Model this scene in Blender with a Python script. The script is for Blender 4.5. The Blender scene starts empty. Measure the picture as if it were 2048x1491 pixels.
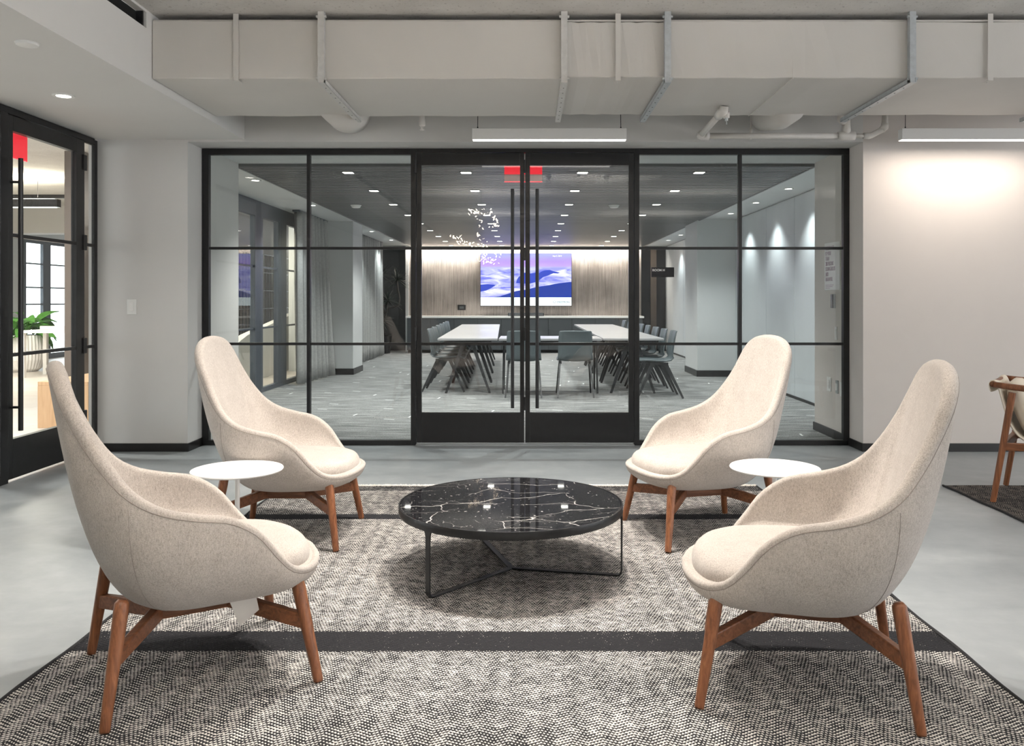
import bpy, bmesh, math, random
from mathutils import Vector, Matrix
random.seed(7)
PI = math.pi
S = bpy.context.scene
COL = S.collection

# ------------------------------------------------------------------ camera
cd = bpy.data.cameras.new('camera'); cam = bpy.data.objects.new('camera', cd); COL.objects.link(cam)
cam.location = (0, 0, 1.213); cam.rotation_euler = (PI/2, 0, 0)
cd.sensor_width = 36.0; cd.lens = 1650/2048*36.0
cd.shift_x = -33/2048; cd.shift_y = -145.5/2048
cd.clip_start = 0.05; cd.clip_end = 200
S.camera = cam

# ------------------------------------------------------------------ world and view
W = bpy.data.worlds.new('world'); S.world = W; W.use_nodes = True
bgn = W.node_tree.nodes['Background']
bgn.inputs[0].default_value = (0.97, 0.98, 1.0, 1); bgn.inputs[1].default_value = 3.3
S.view_settings.view_transform = 'Standard'; S.view_settings.look = 'None'
S.view_settings.exposure = 0.6; S.view_settings.gamma = 1.0
S.view_settings.use_curve_mapping = False

cy = S.cycles
cy.max_bounces = 6; cy.diffuse_bounces = 3; cy.glossy_bounces = 3; cy.transmission_bounces = 2; cy.transparent_max_bounces = 12
cy.caustics_reflective = False; cy.caustics_refractive = False
cy.use_adaptive_sampling = True; cy.adaptive_threshold = .05; cy.adaptive_min_samples = 16; cy.sample_clamp_indirect = 5.0
# ------------------------------------------------------------------ lamps of the lounge ceiling, with added uplights
def spot(name, loc, energy, angle, blend=0.5, size=0.05, target=None, color=(1, .93, .85)):
    l = bpy.data.lights.new(name, 'SPOT'); l.energy = energy; l.spot_size = math.radians(angle)
    l.spot_blend = blend; l.shadow_soft_size = size; l.color = color
    o = bpy.data.objects.new(name, l); COL.objects.link(o); o.location = loc
    d = (Vector(target) - Vector(loc)) if target else Vector((0, 0, -1))
    o.rotation_euler = d.to_track_quat('-Z', 'Y').to_euler()
    return o
def area(name, loc, energy, sx, sy, color=(1, .95, .88), rot=(0, 0, 0)):
    l = bpy.data.lights.new(name, 'AREA'); l.energy = energy; l.shape = 'RECTANGLE'; l.size = sx; l.size_y = sy; l.color = color
    o = bpy.data.objects.new(name, l); COL.objects.link(o); o.location = loc; o.rotation_euler = rot
    return o
# track heads over the seating group
spot('lounge_spot_light', (-0.25, 3.95, 2.90), 175, 105, .8, .05)
spot('lounge_spot_light', (0.25, 3.85, 2.90), 175, 105, .8, .05)
spot('lounge_spot_light', (-0.95, 4.25, 2.90), 50, 80, .7, .05)
spot('lounge_spot_light', (0.75, 4.25, 2.90), 50, 80, .7, .05)
spot('lounge_spot_light', (-1.0, 1.7, 2.90), 18, 105, .8, .05)
spot('lounge_spot_light', (1.0, 1.7, 2.90), 18, 105, .8, .05)
# light of the right suspended linear lamp in view over the glass front
area('pendant_light', (3.42, 6.3, 2.425), 7, 1.12, .05, (1, .88, .77))
# added uplights without fixtures, brightening the slab and the lounge as a whole
for (lx, ly) in ((-.6, .6), (2.6, .6), (-.6, -2.6), (2.6, -2.6), (5.6, .6), (5.2, 3.0), (.6, 2.2)):
    area('added_uplight', (lx, ly, 2.55), 26, 1.6, .12, (1, .965, .92), (PI, 0, 0))
spot('soffit_spot_light', (-2.925, 5.19, 2.49), 36, 120, .8, .04)
spot('soffit_spot_light', (-2.925, 3.2, 2.49), 30, 120, .8, .04)

# ------------------------------------------------------------------ materials
def new_mat(name):
    m = bpy.data.materials.new(name); m.use_nodes = True
    nt = m.node_tree; return m, nt, nt.nodes['Principled BSDF']
def N(nt, typ, **kw):
    n = nt.nodes.new(typ)
    for k, v in kw.items(): setattr(n, k, v)
    return n
def L(nt, a, b): nt.links.new(a, b)
def tex_coord(nt, scale=(1, 1, 1), kind='Object'):
    tc = N(nt, 'ShaderNodeTexCoord'); mp = N(nt, 'ShaderNodeMapping'); mp.inputs['Scale'].default_value = scale
    L(nt, tc.outputs[kind], mp.inputs['Vector']); return mp.outputs['Vector']
def noise(nt, vec, scale, detail=3, rough=.55, dist=0):
    n = N(nt, 'ShaderNodeTexNoise'); n.inputs['Scale'].default_value = scale; n.inputs['Detail'].default_value = detail
    n.inputs['Roughness'].default_value = rough; n.inputs['Distortion'].default_value = dist
    L(nt, vec, n.inputs['Vector']); return n.outputs['Fac']
def ramp(nt, fac, stops):
    r = N(nt, 'ShaderNodeValToRGB'); cr = r.color_ramp
    while len(cr.elements) < len(stops): cr.elements.new(.5)
    for e, (p, c) in zip(cr.elements, stops): e.position = p; e.color = (*c, 1)
    L(nt, fac, r.inputs[0]); return r.outputs[0]
def math_n(nt, op, a, b=None, c=None):
    n = N(nt, 'ShaderNodeMath', operation=op)
    for i, v in enumerate((a, b, c)):
        if v is None: continue
        if isinstance(v, (int, float)): n.inputs[i].default_value = v
        else: L(nt, v, n.inputs[i])
    return n.outputs[0]
def bump(nt, p, h, strength=.2, dist=.01):
    b = N(nt, 'ShaderNodeBump'); b.inputs['Strength'].default_value = strength; b.inputs['Distance'].default_value = dist
    L(nt, h, b.inputs['Height']); L(nt, b.outputs[0], p.inputs['Normal'])
def mixc(nt, fac, a, b):
    n = N(nt, 'ShaderNodeMix', data_type='RGBA')
    if isinstance(fac, (int, float)): n.inputs[0].default_value = fac
    else: L(nt, fac, n.inputs[0])
    for i, v in ((6, a), (7, b)):
        if isinstance(v, tuple): n.inputs[i].default_value = (*v, 1)
        else: L(nt, v, n.inputs[i])
    return n.outputs[2]
def plain(name, col, rough=.5, metal=0, var=.04, scale=8, bmp=0, spec=.5, bscale=None):
    m, nt, p = new_mat(name)
    v = tex_coord(nt); f = noise(nt, v, scale, 3)
    lo = tuple(max(0, c*(1-var)) for c in col); hi = tuple(min(1, c*(1+var)) for c in col)
    L(nt, ramp(nt, f, [(.3, lo), (.7, hi)]), p.inputs['Base Color'])
    p.inputs['Roughness'].default_value = rough; p.inputs['Metallic'].default_value = metal
    p.inputs['Specular IOR Level'].default_value = spec
    if bmp: bump(nt, p, noise(nt, v, bscale or scale*20, 2), bmp, .002)
    return m
def emit(name, col, strength):
    m = bpy.data.materials.new(name); m.use_nodes = True; nt = m.node_tree
    nt.nodes.clear(); e = N(nt, 'ShaderNodeEmission'); e.inputs[0].default_value = (*col, 1); e.inputs[1].default_value = strength
    o = N(nt, 'ShaderNodeOutputMaterial'); L(nt, e.outputs[0], o.inputs[0]); return m
def glass(name, tint=(.945, .965, .96), ior=1.6, gain=1.5):
    m = bpy.data.materials.new(name); m.use_nodes = True; nt = m.node_tree; nt.nodes.clear()
    t = N(nt, 'ShaderNodeBsdfTransparent'); t.inputs[0].default_value = (*tint, 1)
    g = N(nt, 'ShaderNodeBsdfGlossy'); g.inputs['Roughness'].default_value = 0.0
    f = N(nt, 'ShaderNodeFresnel'); f.inputs[0].default_value = ior
    ge = N(nt, 'ShaderNodeNewGeometry')
    inv = math_n(nt, 'SUBTRACT', 1.0, ge.outputs['Backfacing'])
    fac = math_n(nt, 'MULTIPLY', math_n(nt, 'MULTIPLY', f.outputs[0], inv), gain)
    fac = math_n(nt, 'MINIMUM', fac, 1.0)
    mx = N(nt, 'ShaderNodeMixShader'); L(nt, fac, mx.inputs[0]); L(nt, t.outputs[0], mx.inputs[1]); L(nt, g.outputs[0], mx.inputs[2])
    o = N(nt, 'ShaderNodeOutputMaterial'); L(nt, mx.outputs[0], o.inputs[0]); return m

M = {}
M['wall'] = plain('wall_paint', (.66, .65, .63), .75, var=.02, scale=2, bmp=.05, bscale=180)
M['light_tinted_wall'] = plain('light_tinted_wall_paint', (.68, .635, .60), .75, var=.02, scale=2, bmp=.05, bscale=180)  # warm cast of the light on the right wall, mixed into the paint
M['soffit'] = plain('soffit_paint', (.72, .71, .69), .7, var=.015, scale=2, bmp=.03, bscale=180)
M['conf_wall'] = plain('cool_wall_paint', (.66, .68, .68), .7, var=.02, scale=2, bmp=.03, bscale=180)
M['panel'] = plain('partition_panel', (.60, .64, .66), .45, var=.03, scale=3)
M['duct'] = plain('duct_paint', (.66, .635, .60), .6, var=.03, scale=1.6, bmp=.12, bscale=22)
M['strut'] = plain('strut_paint', (.62, .61, .59), .5, var=.08, scale=30)
M['galv'] = plain('galvanised_strut', (.50, .53, .55), .4, .3, var=.1, scale=40)
M['pipe'] = plain('pipe_paint', (.70, .67, .63), .5, var=.04, scale=12)
M['black'] = plain('black_powder_coat', (.012, .012, .013), .38, var=.15, scale=20, bmp=.04, bscale=300)
M['slate'] = plain('slate_window_frame', (.075, .088, .105), .4, var=.08, scale=12)
M['baseboard'] = plain('black_baseboard', (.012, .011, .011), .35, var=.1)
M['dark'] = plain('dark_void', (.006, .006, .006), .9, var=.1)
M['white'] = plain('white_enamel', (.86, .85, .83), .35, var=.01, scale=4)
M['plastic'] = plain('white_plastic', (.82, .82, .80), .4, var=.02)
M['device'] = plain('device_black', (.015, .015, .017), .25, var=.1)
M['grey_plate'] = plain('grey_plate', (.35, .37, .38), .4, var=.05)
M['frame_steel'] = plain('gunmetal_steel', (.036, .037, .039), .38, .5, var=.1, scale=30)
M['chair_shell'] = plain('slate_chair_shell', (.10, .125, .135), .38, var=.06, scale=10)
M['chair_leg'] = plain('dark_chair_leg', (.035, .037, .04), .4, var=.1)
M['table_top'] = plain('pale_table_top', (.42, .42, .43), .28, var=.03, scale=5)
M['conf_dark'] = plain('dark_back_wall', (.07, .08, .087), .5, var=.08, scale=3)
M['brown_panel'] = plain('brown_panel', (.16, .125, .10), .5, var=.1, scale=4)
M['curtain'] = plain('grey_drapery', (.38, .385, .375), .9, var=.1, scale=40, bmp=.2, bscale=400)
M['leaf'] = plain('green_leaf', (.09, .30, .045), .45, var=.35, scale=9)
M['dark_leaf'] = plain('dark_leaf', (.018, .03, .022), .5, var=.3, scale=12)
M['trunk'] = plain('plant_trunk', (.05, .045, .038), .8, var=.3, scale=30, bmp=.4)
M['soil'] = plain('soil', (.03, .022, .016), .95, var=.4, scale=60, bmp=.5)
M['oak'] = None
M['glass'] = glass('clear_glass')
M['glass_side'] = glass('side_glass', (.95, .975, .975), 1.5, 1.0)
M['led'] = emit('led_white', (1, .95, .88), 9.0)
M['pend_led'] = emit('pendant_diffuser', (1, .96, .9), 2.6)
M['cove'] = emit('cove_light', (1, .86, .74), 7.0)
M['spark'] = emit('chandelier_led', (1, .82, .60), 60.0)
M['screen_white'] = emit('screen_white', (.86, .97, 1.0), 1.3)
M['screen_hill'] = emit('screen_hill', (.03, .06, .36), .9)
M['screen_isle'] = emit('screen_island', (.05, .08, .50), 1.0)
M['screen_text'] = emit('screen_text', (.03, .05, .12), .6)
M['screen_label'] = emit('screen_label', (1, .98, 1), 1.5)
M['print'] = plain('sign_print', (.55, .42, .52), .6, var=.1)
M['sign_white'] = plain('sign_lettering', (.85, .85, .83), .5, var=.02)
M['cream_leather'] = plain('cream_leather', (.80, .72, .60), .5, var=.05, scale=14, bmp=.1, bscale=200)
M['tag'] = plain('paper_tag', (.72, .68, .63), .8, var=.03)

def mk_concrete():
    m, nt, p = new_mat('polished_concrete')
    v = tex_coord(nt, (.7, 1.6, 1)); a = noise(nt, v, 1.1, 6, .6, .6); v2 = tex_coord(nt); b = noise(nt, v2, 9, 5, .6)
    f = math_n(nt, 'ADD', math_n(nt, 'MULTIPLY', a, .75), math_n(nt, 'MULTIPLY', b, .25))
    L(nt, ramp(nt, f, [(.32, (.235, .262, .278)), (.5, (.31, .337, .352)), (.68, (.405, .43, .442))]), p.inputs['Base Color'])
    L(nt, ramp(nt, a, [(.3, (.30,)*3), (.7, (.42,)*3)]), p.inputs['Roughness'])
    p.inputs['Specular IOR Level'].default_value = .45
    bump(nt, p, b, .03, .004); return m
M['concrete'] = mk_concrete()
def mk_slab():
    m, nt, p = new_mat('painted_slab')
    v = tex_coord(nt); a = noise(nt, v, 3, 4); b = noise(nt, v, 38, 3, .7)
    base = ramp(nt, a, [(.3, (.60, .58, .55)), (.7, (.72, .70, .67))])
    L(nt, mixc(nt, ramp(nt, b, [(.60, (0, 0, 0)), (.68, (1, 1, 1))]), base, (.45, .43, .40)), p.inputs['Base Color'])
    p.inputs['Roughness'].default_value = .85; bump(nt, p, b, .5, .006); return m
M['slab'] = mk_slab()
def mk_fabric():
    m, nt, p = new_mat('heather_wool')
    v = tex_coord(nt); a = noise(nt, v, 380, 2, .7); b = noise(nt, v, 14, 3)
    v3 = tex_coord(nt, (1, 1, .35)); c = noise(nt, v3, 230, 3, .7)
    f = math_n(nt, 'ADD', math_n(nt, 'MULTIPLY', a, .5), math_n(nt, 'ADD', math_n(nt, 'MULTIPLY', c, .38), math_n(nt, 'MULTIPLY', b, .12)))
    L(nt, ramp(nt, f, [(.36, (.29, .25, .222)), (.46, (.42, .374, .336)), (.54, (.50, .452, .41)), (.66, (.61, .56, .515))]), p.inputs['Base Color'])
    p.inputs['Roughness'].default_value = .95; p.inputs['Specular IOR Level'].default_value = .15
    p.inputs['Sheen Weight'].default_value = .25; p.inputs['Sheen Roughness'].default_value = .6
    bump(nt, p, a, .35, .0015); return m
M['fabric'] = mk_fabric()
M['seam'] = plain('seam_thread', (.30, .26, .23), .9, var=.1)
def mk_wood(name, lo, mid, hi, scale=(34, 34, 3.0), rough=.4):
    m, nt, p = new_mat(name)
    v = tex_coord(nt, scale); a = noise(nt, v, 1.6, 5, .6, 1.2); b = noise(nt, v, 6, 3, .7)
    f = math_n(nt, 'ADD', math_n(nt, 'MULTIPLY', a, .75), math_n(nt, 'MULTIPLY', b, .25))
    L(nt, ramp(nt, f, [(.33, lo), (.5, mid), (.68, hi)]), p.inputs['Base Color'])
    p.inputs['Roughness'].default_value = rough; bump(nt, p, b, .06, .002); return m
M['walnut'] = mk_wood('walnut', (.115, .040, .016), (.225, .082, .034), (.34, .135, .058))
M['walnut_h'] = mk_wood('walnut_rail', (.115, .040, .016), (.21, .077, .032), (.31, .12, .052), (3, 34, 34))
M['oak'] = mk_wood('pale_oak', (.62, .38, .20), (.72, .46, .26), (.78, .53, .31), (18, 18, 1.5), .5)
def mk_floorwood():
    m, nt, p = new_mat('pale_plank_floor')
    v = tex_coord(nt); br = N(nt, 'ShaderNodeTexBrick'); br.inputs['Scale'].default_value = 1.0
    br.inputs['Brick Width'].default_value = 1.6; br.inputs['Row Height'].default_value = .16; br.inputs['Mortar Size'].default_value = .004
    br.inputs['Color1'].default_value = (.62, .56, .51, 1); br.inputs['Color2'].default_value = (.70, .65, .60, 1); br.inputs['Mortar'].default_value = (.45, .40, .36, 1)
    L(nt, v, br.inputs['Vector']); L(nt, br.outputs[0], p.inputs['Base Color']); p.inputs['Roughness'].default_value = .35; return m
M['plank'] = mk_floorwood()
def mk_marble():
    m, nt, p = new_mat('black_marble')
    v = tex_coord(nt); d = N(nt, 'ShaderNodeTexNoise'); d.inputs['Scale'].default_value = 3.2; d.inputs['Detail'].default_value = 6; L(nt, v, d.inputs['Vector'])
    add = N(nt, 'ShaderNodeMix', data_type='VECTOR'); add.inputs[0].default_value = .16; L(nt, v, add.inputs[4]); L(nt, d.outputs['Color'], add.inputs[5])
    def veins(scale, width, ms, lo, hi, rot):
        mp = N(nt, 'ShaderNodeMapping'); mp.inputs['Rotation'].default_value = (0, 0, rot); mp.inputs['Scale'].default_value = (1, 1.9, 1)
        L(nt, add.outputs[1], mp.inputs['Vector'])
        vo = N(nt, 'ShaderNodeTexVoronoi', feature='DISTANCE_TO_EDGE'); vo.inputs['Scale'].default_value = scale; L(nt, mp.outputs[0], vo.inputs['Vector'])
        ln = ramp(nt, vo.outputs['Distance'], [(0, (1,)*3), (width, (0,)*3)])
        return math_n(nt, 'MULTIPLY', ln, ramp(nt, noise(nt, v, ms, 2), [(lo, (0,)*3), (hi, (1,)*3)]))
    a = veins(2.6, .0065, 2.6, .42, .54, -.75); b = veins(5.5, .006, 4, .48, .60, -.5)
    sp = ramp(nt, noise(nt, v, 55, 2, .6), [(.66, (0,)*3), (.72, (.8,)*3)])
    f = math_n(nt, 'MINIMUM', math_n(nt, 'ADD', a, math_n(nt, 'ADD', math_n(nt, 'MULTIPLY', b, .6), math_n(nt, 'MULTIPLY', sp, .5))), 1.0)
    L(nt, mixc(nt, f, (.012, .012, .014), (.72, .70, .67)), p.inputs['Base Color'])
    p.inputs['Roughness'].default_value = .03; p.inputs['Specular IOR Level'].default_value = .6; return m
M['marble'] = mk_marble()
def mk_rug(name, dark=False):
    m, nt, p = new_mat(name)
    tc = N(nt, 'ShaderNodeTexCoord'); sx = N(nt, 'ShaderNodeSeparateXYZ'); L(nt, tc.outputs['Object'], sx.inputs[0])
    x, y = sx.outputs[0], sx.outputs[1]
    v = tc.outputs['Object']
    wob = math_n(nt, 'MULTIPLY', math_n(nt, 'SUBTRACT', noise(nt, v, 6, 2), .5), .010)
    xw = math_n(nt, 'ADD', x, wob)
    zig = math_n(nt, 'PINGPONG', math_n(nt, 'DIVIDE', xw, .043), 1.0)
    vv = math_n(nt, 'ADD', math_n(nt, 'DIVIDE', math_n(nt, 'ADD', y, wob), .0135), math_n(nt, 'MULTIPLY', zig, 1.7))
    s1 = math_n(nt, 'SINE', math_n(nt, 'MULTIPLY', vv, 2*PI))
    uu = math_n(nt, 'ADD', math_n(nt, 'DIVIDE', xw, .0098), math_n(nt, 'MULTIPLY', math_n(nt, 'FLOOR', vv), .5))
    s2 = math_n(nt, 'SINE', math_n(nt, 'MULTIPLY', uu, 2*PI))
    w = math_n(nt, 'ADD', s1, math_n(nt, 'MULTIPLY', s2, .8))
    # heathering: the light weft thins out in streaks and drops out almost fully in the dark bands
    mp = N(nt, 'ShaderNodeMapping'); mp.inputs['Scale'].default_value = (1.2, 9, 1); L(nt, v, mp.inputs['Vector'])
    h = noise(nt, mp.outputs[0], 1.3, 5, .65); h2 = noise(nt, v, 60, 2, .6); h3 = noise(nt, v, 2.2, 3, .6)
    thr = math_n(nt, 'ADD', math_n(nt, 'MULTIPLY', math_n(nt, 'SUBTRACT', h, .5), 1.1), math_n(nt, 'MULTIPLY', math_n(nt, 'SUBTRACT', h3, .5), 1.2))
    def band(c, hw, soft=.012):
        d = math_n(nt, 'ABSOLUTE', math_n(nt, 'SUBTRACT', y, c))
        mr = N(nt, 'ShaderNodeMapRange'); mr.inputs['From Min'].default_value = hw; mr.inputs['From Max'].default_value = hw+soft
        mr.inputs['To Min'].default_value = 1; mr.inputs['To Max'].default_value = 0; L(nt, d, mr.inputs['Value']); return mr.outputs[0]
    if dark:
        thr = math_n(nt, 'ADD', thr, .75)
    else:
        for c, hw, amt in ((-.848, .078, 2.0), (.83, .045, 1.9), (1.53, .07, 1.0), (1.14, .25, .35)):
            thr = math_n(nt, 'ADD', thr, math_n(nt, 'MULTIPLY', band(c, hw), amt))
    thr = math_n(nt, 'ADD', thr, math_n(nt, 'MULTIPLY', math_n(nt, 'SUBTRACT', h2, .5), 2.4))
    mp2 = N(nt, 'ShaderNodeMapping'); mp2.inputs['Scale'].default_value = (1.0, 1.8, 1); L(nt, v, mp2.inputs['Vector'])
    thr = math_n(nt, 'ADD', thr, math_n(nt, 'MULTIPLY', math_n(nt, 'SUBTRACT', noise(nt, mp2.outputs[0], 24, 3, .7), .5), 2.6))
    thr = math_n(nt, 'ADD', thr, math_n(nt, 'ADD', .34, math_n(nt, 'MULTIPLY', math_n(nt, 'SINE', math_n(nt, 'MULTIPLY', xw, 2*PI/.086)), .11)))
    f = N(nt, 'ShaderNodeMapRange'); f.inputs['From Min'].default_value = -.35; f.inputs['From Max'].default_value = .35
    L(nt, math_n(nt, 'SUBTRACT', w, thr), f.inputs['Value'])
    L(nt, mixc(nt, f.outputs[0], (.030, .030, .033), (.76, .725, .68) if not dark else (.48, .42, .36)), p.inputs['Base Color'])
    p.inputs['Roughness'].default_value = .95; p.inputs['Specular IOR Level'].default_value = .1
    bump(nt, p, w, .5, .003); return m
M['rug'] = mk_rug('herringbone_rug'); M['rug_dark'] = mk_rug('dark_rug', True)
M['fringe'] = plain('cream_fringe', (.80, .75, .68), .95, var=.1, scale=60)
M['selvedge'] = plain('black_selvedge', (.02, .02, .022), .9, var=.2, scale=80)
def mk_carpet():
    m, nt, p = new_mat('streaked_carpet')
    v = tex_coord(nt, (1.3, 16, 1)); a = noise(nt, v, 1.6, 5, .7); v2 = tex_coord(nt); b = noise(nt, v2, 90, 2, .7); c = noise(nt, v2, .5, 2)
    f = math_n(nt, 'ADD', math_n(nt, 'MULTIPLY', a, .62), math_n(nt, 'MULTIPLY', b, .38))
    base = ramp(nt, f, [(.38, (.07, .072, .072)), (.5, (.21, .215, .213)), (.62, (.44, .445, .435))])
    vo = N(nt, 'ShaderNodeTexVoronoi', feature='F1'); vo.inputs['Scale'].default_value = 1.1; L(nt, v2, vo.inputs['Vector'])
    dv = N(nt, 'ShaderNodeVectorMath', operation='SUBTRACT'); L(nt, v2, dv.inputs[0]); L(nt, vo.outputs['Position'], dv.inputs[1])
    sc = N(nt, 'ShaderNodeSeparateColor'); L(nt, vo.outputs['Color'], sc.inputs[0])
    an = math_n(nt, 'ADD', math_n(nt, 'MULTIPLY', math_n(nt, 'ROUND', sc.outputs[0]), 1.35), .35)
    rt = N(nt, 'ShaderNodeVectorRotate', rotation_type='Z_AXIS'); L(nt, dv.outputs[0], rt.inputs['Vector']); L(nt, an, rt.inputs['Angle'])
    sp = N(nt, 'ShaderNodeSeparateXYZ'); L(nt, rt.outputs[0], sp.inputs[0])
    k = math_n(nt, 'MULTIPLY', math_n(nt, 'LESS_THAN', math_n(nt, 'ABSOLUTE', sp.outputs[0]), .06), math_n(nt, 'LESS_THAN', math_n(nt, 'ABSOLUTE', sp.outputs[1]), .009))
    L(nt, mixc(nt, k, base, (.80, .81, .80)), p.inputs['Base Color'])
    p.inputs['Roughness'].default_value = .95; p.inputs['Specular IOR Level'].default_value = .1; bump(nt, p, b, .4, .004); return m
M['carpet'] = mk_carpet()
def mk_ribs():
    m, nt, p = new_mat('ribbed_wood_panel')
    tc = N(nt, 'ShaderNodeTexCoord'); sx = N(nt, 'ShaderNodeSeparateXYZ'); L(nt, tc.outputs['Object'], sx.inputs[0])
    s = math_n(nt, 'SINE', math_n(nt, 'MULTIPLY', sx.outputs[0], 2*PI/.034))
    mp = N(nt, 'ShaderNodeMapping'); mp.inputs['Scale'].default_value = (22, 1, .5); L(nt, tc.outputs['Object'], mp.inputs['Vector'])
    n1 = noise(nt, mp.outputs[0], 2.2, 3, .7); n2 = noise(nt, tc.outputs['Object'], 1.4, 3)
    f = math_n(nt, 'ADD', math_n(nt, 'MULTIPLY', s, .14), math_n(nt, 'ADD', math_n(nt, 'MULTIPLY', n1, .55), math_n(nt, 'MULTIPLY', n2, .45)))
    L(nt, ramp(nt, f, [(.30, (.09, .08, .075)), (.5, (.27, .24, .22)), (.7, (.47, .43, .40))]), p.inputs['Base Color'])
    p.inputs['Roughness'].default_value = .55; bump(nt, p, s, .4, .006); return m
M['ribs'] = mk_ribs()
def mk_slat():
    m, nt, p = new_mat('dark_metal_slat')
    v = tex_coord(nt, (.6, 14, 1)); f = noise(nt, v, 2, 3)
    L(nt, ramp(nt, f, [(.3, (.135, .14, .143)), (.7, (.175, .18, .183))]), p.inputs['Base Color'])
    p.inputs['Roughness'].default_value = .40; p.inputs['Metallic'].default_value = .3; return m
M['slat'] = mk_slat()
def mk_sky():
    m = bpy.data.materials.new('screen_sky'); m.use_nodes = True; nt = m.node_tree; nt.nodes.clear()
    tc = N(nt, 'ShaderNodeTexCoord'); sx = N(nt, 'ShaderNodeSeparateXYZ'); L(nt, tc.outputs['Object'], sx.inputs[0])
    z = math_n(nt, 'DIVIDE', sx.outputs[2], 1.2)
    col = ramp(nt, z, [(0, (.45, .42, .95)), (.35, (.40, .40, .95)), (.62, (.52, .52, 1.0)), (.76, (.42, .40, .98)), (.79, (.45, .30, .92)), (.88, (.40, .26, .90)), (1, (.36, .36, .95))])
    mp = N(nt, 'ShaderNodeMapping'); mp.inputs['Scale'].default_value = (1.2, 1, 5); mp.inputs['Rotation'].default_value = (0, .12, 0); L(nt, tc.outputs['Object'], mp.inputs['Vector'])
    cl = noise(nt, mp.outputs[0], 1.6, 6, .6, .8)
    msk = ramp(nt, z, [(.70, (1,)*3), (.78, (.05,)*3)])
    cloud = ramp(nt, cl, [(.38, (.16, .17, .72)), (.5, (.42, .42, .97)), (.62, (.75, .74, 1.0))])
    e = N(nt, 'ShaderNodeEmission'); L(nt, mixc(nt, msk, col, cloud), e.inputs[0]); e.inputs[1].default_value = 1.2
    o = N(nt, 'ShaderNodeOutputMaterial'); L(nt, e.outputs[0], o.inputs[0]); return m
M['screen_sky'] = mk_sky()
def mk_exit(name, st):
    m, nt, p = new_mat(name)
    p.inputs['Base Color'].default_value = (.75, .03, .04, 1); p.inputs['Roughness'].default_value = .15
    p.inputs['Emission Color'].default_value = (1, .03, .05, 1); p.inputs['Emission Strength'].default_value = st
    return m
M['exit'] = mk_exit('red_edge_lit_acrylic', .55); M['exit_edge'] = mk_exit('red_acrylic_edge', 1.6)
M['exit_face'] = plain('exit_lower_band', (.80, .50, .46), .3, var=.02)

for k_ in ('led', 'pend_led', 'spark', 'screen_white', 'screen_hill', 'screen_isle', 'screen_text', 'screen_label', 'screen_sky', 'exit', 'exit_edge'):
    M[k_].cycles.emission_sampling = 'NONE'
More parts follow.
